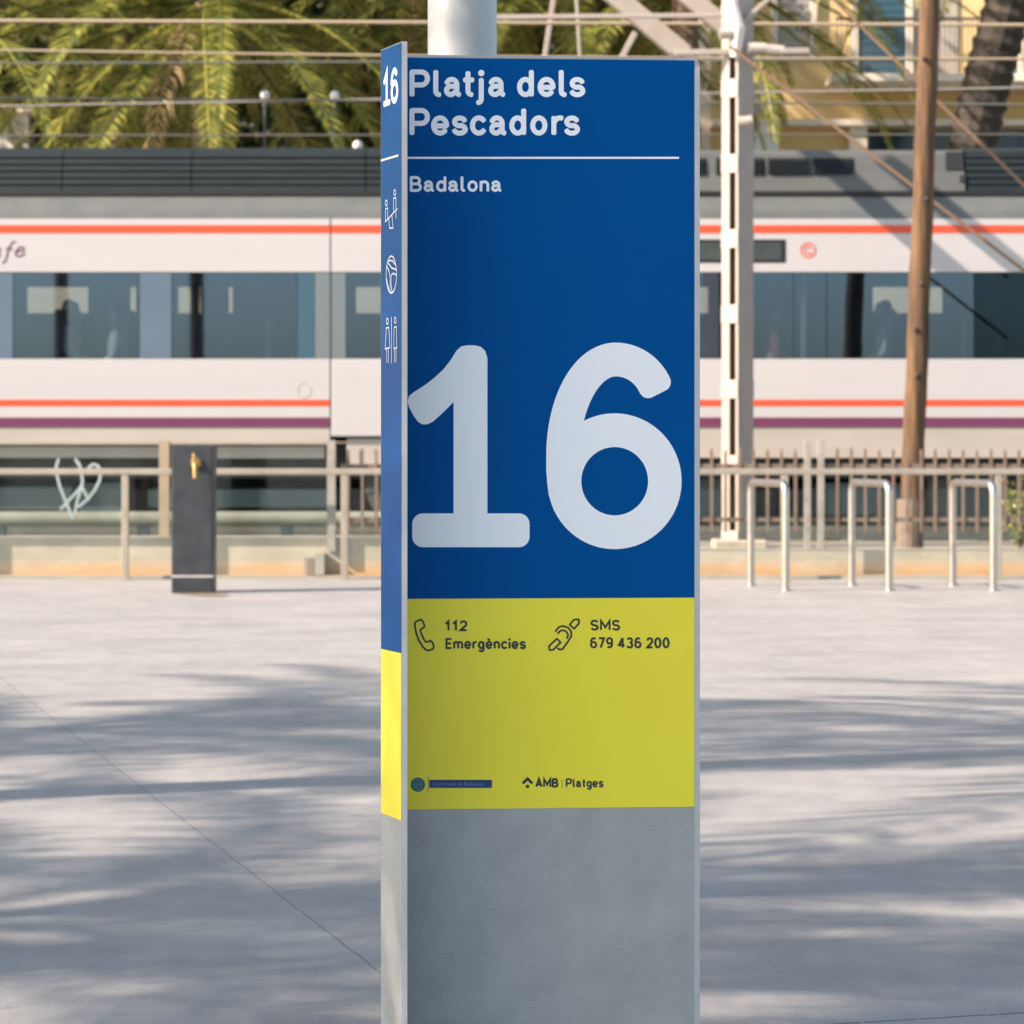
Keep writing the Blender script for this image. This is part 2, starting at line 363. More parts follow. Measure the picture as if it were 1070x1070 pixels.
def paving():
    m = bpy.data.materials.new('plaza_concrete'); m.use_nodes = True; n = m.node_tree.nodes; l = m.node_tree.links
    b = n["Principled BSDF"]; tc = n.new("ShaderNodeTexCoord")
    def noise(sc, det, stretch=None, rough=.6):
        src = tc.outputs["Object"]
        if stretch:
            mp = n.new("ShaderNodeMapping"); mp.inputs["Scale"].default_value = stretch; mp.inputs["Rotation"].default_value = (0,0,R(-14)); l.new(src, mp.inputs[0]); src = mp.outputs[0]
        t = n.new("ShaderNodeTexNoise"); t.inputs["Scale"].default_value = sc; t.inputs["Detail"].default_value = det; t.inputs["Roughness"].default_value = rough
        l.new(src, t.inputs["Vector"]); return t.outputs["Fac"]
    def ramp(f, p0, c0, p1, c1):
        r = n.new("ShaderNodeValToRGB"); r.color_ramp.elements[0].position = p0; r.color_ramp.elements[1].position = p1
        r.color_ramp.elements[0].color = (*c0, 1); r.color_ramp.elements[1].color = (*c1, 1); l.new(f, r.inputs[0]); return r.outputs[0]
    def mix(a, bb, f, mode='MULTIPLY'):
        x = n.new("ShaderNodeMix"); x.data_type = 'RGBA'; x.blend_type = mode
        if isinstance(f, float): x.inputs["Factor"].default_value = f
        else: l.new(f, x.inputs["Factor"])
        l.new(a, x.inputs["A"])
        if isinstance(bb, tuple): x.inputs["B"].default_value = (*bb, 1)
        else: l.new(bb, x.inputs["B"])
        return x.outputs["Result"]
    base = ramp(noise(.9, 6), .3, (.272,.268,.256), .7, (.342,.335,.318))
    cl = mix(base, ramp(noise(9, 8, (1,.35,1), .7), .25, (.80,.80,.81), .75, (1.08,1.08,1.07)), 1.0)
    cl = mix(cl, ramp(noise(150, 3), .28, (.78,.78,.78), .72, (1.16,1.16,1.16)), 1.0)
    # dark specks and a few pale chips
    cl = mix(cl, ramp(noise(30, 2), .70, (1,1,1), .74, (.4,.4,.4)), .7)
    # joints
    sp = n.new("ShaderNodeSeparateXYZ"); l.new(tc.outputs["Object"], sp.inputs[0])
    def M_(op, a, bb=None):
        x = n.new("ShaderNodeMath"); x.operation = op
        for i, q in enumerate((a, bb)):
            if q is None: continue
            if isinstance(q, (int, float)): x.inputs[i].default_value = q
            else: l.new(q, x.inputs[i])
        return x.outputs[0]
    wob = M_('MULTIPLY', M_('SUBTRACT', noise(7, 4), .5), .014)
    def joint(p, nx, ny, per, half):
        u = M_('ADD', M_('ADD', M_('MULTIPLY', sp.outputs[0], nx), M_('MULTIPLY', sp.outputs[1], ny)), -(p[0]*nx + p[1]*ny))
        u = M_('ADD', u, wob); u = M_('PINGPONG', u, per / 2)
        return M_('LESS_THAN', u, half)
    j1 = joint((-.328,7.03), .962, .274, 12.0, .0022)
    j2 = joint((.78,6.41), -.274, .962, 14.0, .007)
    cl = mix(cl, ramp(noise(2.3, 7, (.5,1,1), .75), .36, (.84,.845,.85), .56, (1,1,1)), 1.0)
    cl = mix(cl, ramp(noise(420, 2), .3, (.80,.80,.80), .7, (1.14,1.14,1.14)), 1.0)
    jn = M_('MAXIMUM', j1, M_('MULTIPLY', j2, M_('GREATER_THAN', noise(18, 3), .42)))
    cl = mix(cl, (.05,.05,.05), M_('MULTIPLY', jn, .8), 'MIX')
    l.new(cl, b.inputs["Base Color"])
    rr = n.new("ShaderNodeMapRange"); rr.inputs["To Min"].default_value = .42; rr.inputs["To Max"].default_value = .62
    l.new(noise(4, 5), rr.inputs[0]); l.new(rr.outputs[0], b.inputs["Roughness"]); b.inputs["Specular IOR Level"].default_value = .45
    bp = n.new("ShaderNodeBump"); bp.inputs["Strength"].default_value = .12; bp.inputs["Distance"].default_value = .004
    l.new(noise(90, 6), bp.inputs["Height"]); l.new(bp.outputs[0], b.inputs["Normal"])
    return m
M['plaza'] = paving()
def stained_wall():
    m = mat('stained_concrete', (.36,.31,.235), .85, c2=(.48,.42,.33), nscale=2.2, bump=.3, bscale=30, stretch=(1,1,1.6))
    n = m.node_tree.nodes; l = m.node_tree.links; b = n["Principled BSDF"]; src = b.inputs["Base Color"].links[0].from_socket
    tc = n.new("ShaderNodeTexCoord"); sp = n.new("ShaderNodeSeparateXYZ"); l.new(tc.outputs["Object"], sp.inputs[0])
    mr = n.new("ShaderNodeMapRange"); mr.inputs["From Min"].default_value = .19; mr.inputs["From Max"].default_value = .05; l.new(sp.outputs[2], mr.inputs[0])
    t = n.new("ShaderNodeTexNoise"); t.inputs["Scale"].default_value = 2.6; t.inputs["Detail"].default_value = 4; l.new(tc.outputs["Object"], t.inputs[0])
    mu = n.new("ShaderNodeMath"); mu.operation = 'MULTIPLY'; l.new(mr.outputs[0], mu.inputs[0]); l.new(t.outputs["Fac"], mu.inputs[1])
    mu2 = n.new("ShaderNodeMath"); mu2.operation = 'MULTIPLY'; mu2.inputs[1].default_value = 1.3; mu2.use_clamp = True; l.new(mu.outputs[0], mu2.inputs[0])
    mx = n.new("ShaderNodeMix"); mx.data_type = 'RGBA'; l.new(mu2.outputs[0], mx.inputs["Factor"]); l.new(src, mx.inputs["A"]); mx.inputs["B"].default_value = (.52,.27,.09,1)
    l.new(mx.outputs["Result"], b.inputs["Base Color"])
    return m
M['stained'] = stained_wall()

# ------------------------------------------------------------------ setting: ground sheets
g = MB(); g.add([(-150,-120,0),(150,-120,0),(150,27.35,0),(-150,27.35,0)], [(0,1,2,3)])
tag(g.build('plaza_ground', M['plaza']), kind='structure')
g = MB(); g.add([(-150,27.35,.20),(150,27.35,.20),(150,34.5,.20),(-150,34.5,.20)], [(0,1,2,3)]); g.add([(-150,27.35,-.2),(150,27.35,-.2),(150,27.35,.2),(-150,27.35,.2)], [(0,1,2,3)])
tag(g.build('track_bed', M['ballast']), kind='structure')
g = MB(); g.add([(-150,34.5,.3),(150,34.5,.3),(150,300,.3),(-150,300,.3)], [(0,1,2,3)]); g.add([(-150,34.5,-.2),(150,34.5,-.2),(150,34.5,.3),(-150,34.5,.3)], [(0,1,2,3)])
tag(g.build('street', M['street']), kind='structure')

# ------------------------------------------------------------------ information totem
pA = (X(398,5.93), 5.93); pB = (X(420,5.80), 5.80); pC = (X(425.6,5.80), 5.80); pD = (X(411,6.0), 6.0)
pE = (X(731.5,6.05), 6.05)
TOPZ = 2.1065
T = empty('information_totem', (0.07, 6.03, 0), 'tall blue and yellow beach totem on a grey body, with a big white 16', 'sign')
front = Plane((X(409,6.0), 6.0), pE); side = Plane(pA, pB); edgep = Plane(pB, pC)
L = (Vector((*pE,0)) - front.a).length
# front slab: outline with a rounded upper corner, given thickness
ol = [(0,0),(L,0)] + [(L-.018+.018*math.cos(R(a)), TOPZ-.018+.018*math.sin(R(a))) for a in range(0,91,15)] + [(0,TOPZ)]
mb = MB(); k = len(ol)
mb.add([front.p(u, z, 0) for u, z in ol] + [front.p(u, z, -.075) for u, z in ol], [tuple(range(k)), tuple(range(2*k-1, k-1, -1))] + [(i, (i+1) % k, k+(i+1) % k, k+i) for i in range(k)])
fp = mb.build('front_panel', M['totem'], T, bevel=.003)
mb = MB(); poly = [pA, pB, pC, pD, (X(409,6.06), 6.06), (X(402,6.02), 6.02)]; k = len(poly)
mb.add([(*q, 0) for q in poly] + [(*q, TOPZ) for q in poly], [tuple(range(k)), tuple(range(k, 2*k))] + [(i, (i+1) % k, k+(i+1) % k, k+i) for i in range(k)])
sp_ = mb.build('side_panel', M['totem'], T, bevel=.002)
mb = MB(); mb.add([edgep.p(u, z, o_) for o_ in (.0007, -.004) for u, z in ((.0005,0),(.0108,0),(.0108,TOPZ-.002),(.0005,TOPZ-.002))], [(0,1,2,3),(0,4,5,1),(1,5,6,2),(2,6,7,3),(3,7,4,0)]); mb.build('pale_edge', M['edge'], T)  # near edge strip, coloured paler than the body
mb = MB(); mb.add([front.p(u, z, o_) for o_ in (.0006, -.02) for u, z in ((L-.0118,.0),(L-.001,.0),(L-.001,TOPZ-.02),(L-.0118,TOPZ-.02))], [(0,1,2,3),(0,4,5,1),(1,5,6,2),(2,6,7,3),(3,7,4,0)]); mb.build('pale_edge', M['edge'], T)  # right margin strip, coloured paler than the panel
# vinyl sheets
def sheet(plane, x0, x1, y0, y1, off, name, m, r=0.0, ztop=None, zbot=None, par=T):
    u0, zt = plane.uz(x0, y0); u1, _ = plane.uz(x1, y0); _, zb = plane.uz(x0, y1)
    if ztop is not None: zt = ztop
    if zbot is not None: zb = zbot
    q = MB(); e = .0006
    pts = [(u0,zb),(u1,zb),(u1,zt),(u0,zt)]
    q.add([plane.p(u,z,off) for u,z in pts] + [plane.p(u,z,off-e) for u,z in pts], [(0,1,2,3),(0,4,5,1),(1,5,6,2),(2,6,7,3),(3,7,4,0)])
    return q.build(name, m, par)
ZF = lambda y: CH + (HZ - y) / F * 6.0
sheet(front, 413, 725.5, 60, 626, .0010, 'blue_sheet', M['blue'], ztop=ZF(60), zbot=ZF(625.6))
sheet(front, 413, 725.5, 626, 845, .0010, 'yellow_sheet', M['yellow'], ztop=ZF(625.9), zbot=ZF(846))
ZS = lambda y: CH + (HZ - y) / F * 5.93
sheet(side, 398.6, 419.6, 60, 677, .0010, 'blue_side_sheet', M['blue'], ztop=ZS(53.5), zbot=ZS(677.6))
sheet(side, 398.6, 419.6, 677, 849, .0010, 'yellow_side_sheet', M['yellow'], ztop=ZS(677.8), zbot=ZS(849))
s5 = 1/5.35
draw(front, text_strokes('Platjadels', 0, 101.5, 28.8, lefts=[420+q*s5 for q in (42,175,235,338,413,482,643,758,876,935)]), 5.3, 6.0, .0014, 'beach_name_lettering', M['white'], T, .75)
draw(front, text_strokes('Pescadors', 0, 141.7, 28.8, lefts=[420+q*s5 for q in (42,163,278,380,488,600,717,835,905)]), 5.3, 6.0, .0014, 'beach_name_lettering', M['white'], T, .75)
draw(front, [[(414,165),(709.5,165)]], 2.1, 6.0, .0014, 'rule', M['white'], T, 0)
draw(front, text_strokes('Badalona', 428, 200.6, 16.6, 524.3, gap=.09), 2.95, 6.0, .0014, 'town_lettering', M['white'], T, .75)
q = lambda pts: [(420 + a/3.452, 340 + b/3.452) for a, b in pts]
def flip(pts): return [(a, b) for a, b in pts]
one = [q([(247,739-1),(247,150)]), q([(72,738),(425,738)])]
six_ring = q([(767 + 181*math.cos(R(a)), 562 + 184*math.sin(R(a))) for a in range(0,361,4)])
six_arm = q([(589,600),(584,560),(581,520),(581,490)] + [(771 + 190*math.cos(R(a)), 470 - 347*math.sin(R(a))) for a in range(176,89,-4)] + [(771 + 157*math.cos(R(a)), 290 - 167*math.sin(R(a))) for a in range(86,22,-4)])
# the flag of the 1 as a filled outline
flag = q([(308,150),(308,118),(300,92),(284,77),(262,72),(232,72),(212,77),(196,92),(178,122),(150,158),(118,188),(82,216),(44,240),(26,254),(20,272),(26,296),(42,326),(58,348),(74,357),(92,357),(112,347),(140,322),(168,295),(186,276),(186,400),(308,400)])
stem = q([(186,398),(308,398),(308,690),(186,690)])
bar = q([(75,678),(422,678)] + [(422+38*math.cos(R(a)), 716-38*math.sin(R(a))) for a in range(80,-1,-10)] + [(422+38*math.cos(R(a)), 762+38*math.sin(R(a))) for a in range(0,91,10)] + [(75-38*math.sin(R(a)), 762+38*math.cos(R(a))) for a in range(0,91,10)] + [(75-38*math.cos(R(a)), 716-38*math.sin(R(a))) for a in range(0,85,10)])
draw(front, [('fill', flag), ('fill', stem), ('fill', bar)], 35, 6.0, .0014, 'big_numeral_one', M['white'], T)
draw(front, [six_ring, six_arm], 122/3.452, 6.02, .0014, 'big_numeral_six', M['white'], T, .55)
draw(front, text_strokes('112', 464.5, 659.4, 11.2, 488.5, gap=.10), 2.25, 6.0, .0014, 'emergency_lettering', M['dark_print'], T, .3)
draw(front, text_strokes('Emergències', 465.5, 678.2, 11.6, 549.5, gap=.10), 2.2, 6.0, .0014, 'emergency_lettering', M['dark_print'], T, .3)
draw(front, text_strokes('SMS', 616.8, 658.8, 11.2, 648, gap=.10), 2.2, 6.03, .0014, 'message_lettering', M['dark_print'], T, .3)
draw(front, text_strokes('679 436 200', 616.5, 677.4, 11.6, 699.5, gap=.10), 2.2, 6.03, .0014, 'message_lettering', M['dark_print'], T, .3)
p3 = lambda pts, x0, y0, s: [(x0 + a/s, y0 + b/s) for a, b in pts]
ph = p3([(98,130),(130,116),(142,122),(158,158),(152,172),(132,184),(130,200),(150,248),(166,272),(182,270),(200,264),(212,274),(224,308),(216,322),(188,332),(168,328),(146,306),(118,262),(100,212),(90,164),(91,140),(98,130)], 420, 630, 6.6875)
draw(front, [ph], 1.95, 6.0, .0014, 'telephone_symbol', M['dark_print'], T)
ear = [p3(q_, 560, 630, 6.6875) for q_ in (
    [(236,152),(262,120),(278,114),(298,116),(302,130),(296,148),(266,180),(236,152)],
    [(92,300),(146,250),(172,276),(122,326),(98,330),(92,318),(92,300)],
    [(138,198),(150,178),(170,164),(196,162),(224,172),(242,192),(248,214),(244,238),(228,262),(206,294),(186,322),(166,326),(152,318)],
    [(154,212),(166,198),(184,190),(206,196),(220,212),(224,228),(216,246)])]
draw(front, ear, 1.95, 6.03, .0014, 'hearing_symbol', M['dark_print'], T)
draw(front, [('dot', 436.6, 819.8, 7.6)], 1, 6.0, .0014, 'town_crest', M['green_print'], T)
draw(front, [[(433,814.5),(433,822),(436.6,826),(440.2,822),(440.2,814.5),(433,814.5)], [(436.6,814.5),(436.6,825.5)], [(433,819.5),(440.2,819.5)]], .8, 6.0, .0018, 'town_crest', M['pale_blue_print'], T)
draw(front, [[(447.4,811.5),(447.4,827.5)]], .5, 6.0, .0014, 'crest_rule', M['navy_print'], T, 0)
draw(front, [('fill', [(448.5,814.8),(514,814.8),(514,823.2),(448.5,823.2)])], 1, 6.0, .0014, 'town_hall_band', M['navy_print'], T)
draw(front, text_strokes('Ajuntament de Badalona', 452, 821.2, 4.4, 505), .62, 6.0, .0018, 'town_hall_lettering', M['pale_blue_print'], T, .3)
draw(front, [[(546.2,818.6),(551.2,813.6),(556.2,818.6)], ('dot', 551.2, 821.6, 1.9)], 2.9, 6.02, .0014, 'arrow_emblem', M['dark_print'], T, 0)
draw(front, text_strokes('AMB', 559.5, 822.6, 9.4, 583.2, gap=.10), 2.2, 6.02, .0014, 'operator_lettering', M['dark_print'], T, .2)
draw(front, text_strokes('|', 587, 822.6, 8.6), .5, 6.02, .0014, 'operator_rule', M['dark_print'], T, .2)
draw(front, text_strokes('Platges', 591.2, 822.6, 9.4, 630.5, gap=.10), 1.8, 6.02, .0014, 'operator_lettering', M['dark_print'], T, .2)
# narrow side face: number, rule and three pictograms
class Sub:   # local px box on the side plane given in metres
    pass
def side_num():
    mb = MB(); o = .0014
    u0 = side.uz(401.3, 90)[0]; u1 = side.uz(416.6, 90)[0]; zc = 2.022; cap = .0742; k = (u1-u0) / (288/215*1.0) / cap
    def cv(pts, ox): return [(u0 + (ox + a*1.0) * cap * k, zc - cap/2 + b * cap) for a, b in pts]
    sts = [cv([(.30,.1),(.30,.92),(.07,.68)], 0), cv([(.06,.09),(.58,.09)], 0),
           cv(arc(.36,.33,.25,.25,0,360), .66), cv(arc(.36,.55,.26,.36,178,45), .66)]
    for s in sts: stroke_into(mb, side, s, .0125, o, .6); o += .00004
    mb.build('side_numeral', M['white'], T)
side_num()
zr = ZS(168)
mb = MB(); us = [side.uz(398.6, 168)[0], side.uz(416.8, 161.5)[0]]; stroke_into(mb, side, [(us[0], zr), (us[1], zr)], .0042, .0014, 0); mb.build('side_rule', M['white'], T)
ps = lambda pts: [(395 + a/5.34, 190 + b/5.34) for a, b in pts]
def ell(cx, cy, rx, ry, a0=0, a1=360): return ps([(cx + rx*math.cos(R(a0+(a1-a0)*i/24)), cy + ry*math.sin(R(a0+(a1-a0)*i/24))) for i in range(25)])
draw(side, [ell(50,118,5.5,15), ell(97,60,5.5,15), ps([(46,222),(46,150),(58,146),(58,206)]), ps([(91,170),(91,92),(104,88),(104,200)]), ps([(44,224),(112,150)]), ps([(64,206),(69,258),(88,258),(82,188)])], 1.35, 5.88, .0014, 'seesaw_symbol', M['white'], T)
draw(side, [ell(78,517,29,103), ps([(52,470),(66,500),(72,540),(70,612)]), ps([(60,452),(80,480),(104,490)]), ps([(106,520),(90,510),(78,520),(76,560),(82,616)]), ps([(62,440),(84,440),(100,462)]), ps([(52,540),(58,570),(64,600)])], 1.5, 5.88, .0014, 'ball_symbol', M['white'], T)
draw(side, [ell(56,778,5,16), ell(100,772,5,16), ps([(79,756),(79,1010)]), ps([(50,816),(64,812),(70,925),(44,932),(50,816)]), ps([(53,935),(53,1008)]), ps([(62,932),(62,1006)]), ps([(94,812),(107,808),(109,925),(92,930),(94,812)]), ps([(97,930),(97,1006)]), ps([(105,928),(105,1004)])], 1.2, 5.88, .0014, 'changing_room_symbol', M['white'], T)

# ------------------------------------------------------------------ lamp post behind the totem
D = 8.0; r = 36/F*D
E = empty('lamp_post', (X(483,D), D, 0), 'thick round pale metal post rising behind the blue totem', 'post')
mb = MB(); mb.lathe([(r+.004,0),(r+.004,.4),(r,.42),(r,6.5),(r*.8,6.9)], (X(483,D), D, 0), 48); mb.build('pole', M['lamp_post'], E, smooth=True)
mb = MB(); mb.lathe([(.17,0.002),(.17,.03),(.14,.05)], (X(483,D), D, 0), 32); mb.build('base_plate', M['lamp_post'], E)
mb = MB(); mb.box(X(483,D)-.05, X(483,D)+.05, D-r-.008, D-r+.02, .6, .95); mb.build('service_hatch', M['lamp_post'], E)

# ------------------------------------------------------------------ black drinking post
D = 24.4
E = empty('drinking_post', (X(200,D), D, 0), 'square black stone water post with a brass tap in front of the railing', 'water post')
x0, x1 = X(179,D), X(222,D)
mb = MB(); mb.box(x0, x1, D, D+.34, 0, Z(466,D)); mb.build('pillar', M['black_stone'], E, bevel=.012)
c = at(205, 486, D)
mb = MB(); mb.lathe([(.045,0),(.045,-.02),(.022,-.03),(.022,-.10),(.03,-.105),(.03,-.14)], (c.x, D, c.z+.02), 16, 'y'); mb.tube([(c.x,D-.12,c.z+.02),(c.x+.005,D-.14,c.z-.02),(c.x+.008,D-.145,c.z-.11)], .02, 10); mb.tube([(c.x-.002,D-.12,c.z+.03),(c.x-.004,D-.12,c.z+.10)], .018, 8); mb.build('tap', M['brass'], E, smooth=True)
mb = MB(); mb.box(x0-.003, x1+.003, D-.004, D+.344, Z(601,D)-.02, Z(601,D)); mb.build('joint_band', M['totem'], E)
wet = mat('wet_stain', (.20,.155,.11), .35, c2=(.24,.19,.14), nscale=6)
mb = MB(); mb.add([(x0+.03,D-.02,.004),(x1-.06,D-.50,.004),(x1+.12,D-.62,.004),(x1+.20,D-.5,.004),(x1+.1,D-.02,.004)], [(0,1,2,3,4)])
tag(mb.build('wet_patch', wet), kind='structure')

# ------------------------------------------------------------------ glass railing at the plaza edge
D = 26.7
def rail_run(px0, px1, posts, label):
    E = empty('glass_railing', (X((px0+px1)/2, D), D, 0), label, 'railing', 'railings along the plaza edge')
    mb = MB(); mb.box(X(px0,D), X(px1,D), D-.035, D+.035, Z(496,D), Z(489.5,D)); mb.build('handrail', M['rail_steel'], E, bevel=.01)
    for p in posts:
        mb = MB(); mb.box(X(p-3.6,D), X(p+3.6,D), D-.03, D+.03, 0, Z(496,D)-.002); mb.box(X(p-6,D), X(p+6,D), D-.05, D+.05, 0, .012); mb.build('post', M['rail_steel'], E, bevel=.006)
    ends = [px0] + posts + [px1]
    for a, b in zip(ends[:-1], ends[1:]):
        if b - a < 30: continue
        gl = MB(); gl.box(X(a+7,D), X(b-7,D), D+.02, D+.032, Z(586,D), Z(511,D)); gl.build('glass_panel', M['rail_glass'], E)
rail_run(-330, 400, [-98, 131, 360], 'stainless glass-panelled railing left of the totem, beside the black water post')
rail_run(402, 1300, [590, 820, 1043, 1272], 'stainless glass-panelled railing right of the totem, behind the bicycle racks')

# low walls and kerb
D = 27.0
g = MB(); g.box(-60, 60, 26.86, 26.995, -.1, .035); tag(g.build('kerb_strip', M['kerb']), kind='structure')
g = MB(); g.box(-60, X(560,D), D, D+.3, -.1, Z(561,D)); tag(g.build('low_wall', M['stained'], bevel=.012), 'low stained concrete wall under the glass fence, left of the totem', 'wall')
g = MB(); g.box(X(560,D)+.004, 60, D+.02, D+.3, -.1, Z(574,D)); tag(g.build('low_wall', M['stained'], bevel=.012), 'lower rust-streaked concrete wall under the picket fence, right of the totem', 'wall')
E = empty('utility_box', (X(332,D), D-.06, 0), 'small pale utility box standing against the low wall', 'utility box')
mb = MB(); mb.box(X(330,D), X(340,D), D-.12, D-.005, .04, Z(577,D)); mb.build('case', M['kerb'], E, bevel=.006)
mb = MB()
for k in range(5): mb.box(X(317.5,D), X(329,D), D-.10, D-.01, .05+k*.034, .07+k*.034)
mb.build('louvre', M['kerb'], E)

# glass fence on the left wall
D = 27.15
E = empty('glass_fence', (X(172,D), D, Z(561,D)), 'framed glass fence above the left wall with a painted white heart', 'fence')
mb = MB(); mb.box(X(-320,D), X(345,D), D-.02, D+.02, Z(464.5,D), Z(462,D)); mb.build('top_rail', M['rail_steel'], E)
mb = MB(); mb.box(X(166.5,D), X(177,D), D-.03, D+.03, Z(561,D)+.001, Z(462,D)+.01); mb.build('post', M['fence_beige'], E)
mb = MB(); mb.box(X(343.5,D), X(352,D), D-.25, D-.16, Z(575,D), Z(460,D)); mb.build('post', M['fence_grey'], E)
mb = MB(); mb.box(X(-190,D), X(-180,D), D-.03, D+.03, Z(561,D)+.001, Z(462,D)); mb.build('post', M['fence_beige'], E)
for a, b in ((-320,-190.5),(-179.5,166),(177.5,342)):
    mb = MB(); mb.box(X(a,D), X(b,D), D-.008, D+.008, Z(560,D)+.004, Z(465,D)); gp = mb.build('glass_panel', M['rail_glass'], E)
pl = Plane((X(0,D-.02), D-.02), (X(160,D-.02), D-.02)); s6 = 5.944
hq = lambda pts: [(a/s6, 455 + b/s6) for a, b in pts]
draw(pl, [hq([(362,150),(350,190),(352,240),(372,320),(408,410),(448,510)]), hq([(470,150),(492,180),(505,230),(512,280),(505,330),(480,400),(465,480)]), hq([(545,225),(555,195),(580,178),(610,190),(625,225),(618,280),(588,340),(540,400),(490,440)]), hq([(508,310),(470,360),(420,410),(380,455)]), hq([(505,315),(530,360),(548,395)]), hq([(470,150),(495,190),(508,240)])], 3.0, D, 0, 'graffiti_heart', M['graffiti'], E)

# picket fence on the right
D = 27.25
E = empty('picket_fence', (X(720,D), D, Z(574,D)), 'rusty steel picket fence between the plaza and the train, right of the totem', 'fence')
mb = MB()
p = 364.0
while p < 1310:
    if not (836 < p < 866):
        zt = Z(469 + random.uniform(-1.5,1.5), D); xx = X(p, D)
        mb.box(xx-.014, xx+.014, D-.006, D+.006, Z(556,D), zt-.03); mb.add([(xx-.017,D-.006,zt-.03),(xx+.017,D-.006,zt-.03),(xx+.017,D+.006,zt-.03),(xx-.017,D+.006,zt-.03),(xx,D,zt+.01)], [(0,1,4),(1,2,4),(2,3,4),(3,0,4)])
    p += 14.6
mb.build('picket_panel', M['fence_paint'], E)
for yy in (487, 543):
    mb = MB(); mb.box(X(356,D), X(1310,D), D+.0065, D+.035, Z(yy+2.2,D), Z(yy-2.2,D)); mb.build('rail', M['fence_paint'], E)
for p in (843.5, 857.5, 640, 1085):
    mb = MB(); mb.box(X(p-3.4,D), X(p+3.4,D), D-.045, D-.0065, Z(574,D)-.05, Z(460,D)); mb.build('post', M['fence_grey'], E, bevel=.004)

# ------------------------------------------------------------------ bicycle racks
def rack(px_far, px_near, label):
    Df, Dn = 25.65, 24.8
    a = Vector((X(px_far,Df), Df, 0)); b = Vector((X(px_near,Dn), Dn, 0)); h = .925; rad = .085
    E = empty('bicycle_rack', (a+b)/2, label, 'bike rack', 'bicycle racks in front of the railing')
    d = (b - a).normalized(); up = Vector((0,0,1)); pts = [a]
    for c0, s0, s1 in ((a, -1, 0), (b, 0, 1)): pass
    pts = [a, a + up*(h-rad)] + [a + d*rad*(1-math.cos(R(t))) + up*(h-rad+rad*math.sin(R(t))) for t in range(15,91,15)] + [b - d*rad*(1-math.cos(R(t))) + up*(h-rad+rad*math.sin(R(t))) for t in range(90,0,-15)] + [b + up*(h-rad), b]
    mb = MB(); mb.tube(pts, .034, 16); mb.build('hoop', M['steel'], E, smooth=True)
    for q_ in (a, b):
        mb = MB(); mb.lathe([(.055,.0015),(.055,.010),(.035,.016)], q_, 20); mb.build('foot_plate', M['steel'], E)
rack(784.5, 821, 'bent steel tube bicycle rack nearest the totem, its hoop overlapping a railing post')
rack(890, 929, 'bent steel tube bicycle rack just left of the timber pole, middle of three')
rack(995.5, 1038, 'bent steel tube bicycle rack right of the timber pole')

# ------------------------------------------------------------------ overhead line mast
D = 29.5; k = F / D
E = empty('catenary_mast', (X(771,D), D, .2), 'cream slotted overhead line mast in front of the train, with diagonal struts', 'mast')
c0 = Vector((X(771,D), D, 0)); ang = R(43); ux = Vector((math.cos(ang), -math.sin(ang), 0)); uy = Vector((math.sin(ang), math.cos(ang), 0))
# slotted face on the left, solid channel web on the right
corner = Vector((X(770,D), D-.14, 0)); fl = Vector((-math.cos(R(44)), math.sin(R(44)), 0)); fr = Vector((math.cos(R(46)), math.sin(R(46)), 0))
zt, zb = Z(-260, D), .2
def prism(mb, pts, z0, z1):
    n = len(pts); mb.add([(p.x,p.y,z0) for p in pts] + [(p.x,p.y,z1) for p in pts], [tuple(range(n)), tuple(range(n,2*n))] + [(i,(i+1)%n,n+(i+1)%n,n+i) for i in range(n)])
def plank(mb, org, u0, u1, v0, v1, z0, z1): prism(mb, [org+fl*u0+fr*v0, org+fl*u1+fr*v0, org+fl*u1+fr*v1, org+fl*u0+fr*v1], z0, z1)
WL, WR = .215, .25
mb = MB(); plank(mb, corner, 0, .03, 0, .012, zb, zt); plank(mb, corner, 0, .012, .012, WR, zb, zt); plank(mb, corner, .012, .03, WR-.012, WR, zb, zt); mb.build('channel', M['cream_paint'], E)
mb = MB(); plank(mb, corner, WL-.10, WL, 0, .012, zb, zt); plank(mb, corner, WL-.012, WL, .012, WR, zb, zt); plank(mb, corner, WL-.10, WL-.012, WR-.012, WR, zb, zt); mb.build('channel', M['cream_paint'], E)
yy = -230
while yy < 560:
    mb = MB(); plank(mb, corner, -.002, WL+.002, -.008, -.0005, Z(yy+19, D), Z(yy, D)); mb.build('batten_plate', M['cream_paint'], E); mb = MB(); plank(mb, corner, .0, WL, WR+.0005, WR+.008, Z(yy+19, D), Z(yy, D)); mb.build('batten_plate', M['cream_paint'], E); yy += 78.4
mb = MB(); plank(mb, corner, .02, WL-.02, .10, .112, zb, zt); mb.build('inner_web', M['slot'], E)  # brown sheet seen through the slots
mb = MB(); mb.box(X(745,D), X(800,D), D-.25, D+.3, .1, .28); mb.build('footing', M['wall_concrete'], E, bevel=.02)
def strut(a, b, wpx, name, dd=.1, m='cream_paint'):
    mb = MB(); mb.obox(at(a[0],a[1],D+dd), at(b[0],b[1],D+dd), wpx/k, wpx/k); return mb.build(name, M[m], E, bevel=.01)
strut((430,-185), (716,58), 20, 'strut', .32)
strut((540,-150), (768,37), 19, 'strut', .30)
strut((705,55), (846,53), 6, 'bracket_arm', -.06)
strut((508,18), (764,16), 5, 'bracket_arm', .02)
strut((569,62), (583,-30), 6, 'hanger', 3.4); strut((602,-10), (606,60), 4, 'hanger', 3.4); strut((648,64), (664,34), 7, 'hanger', 3.4)
strut((768,30), (818,-14), 5, 'bracket_arm', -.08)
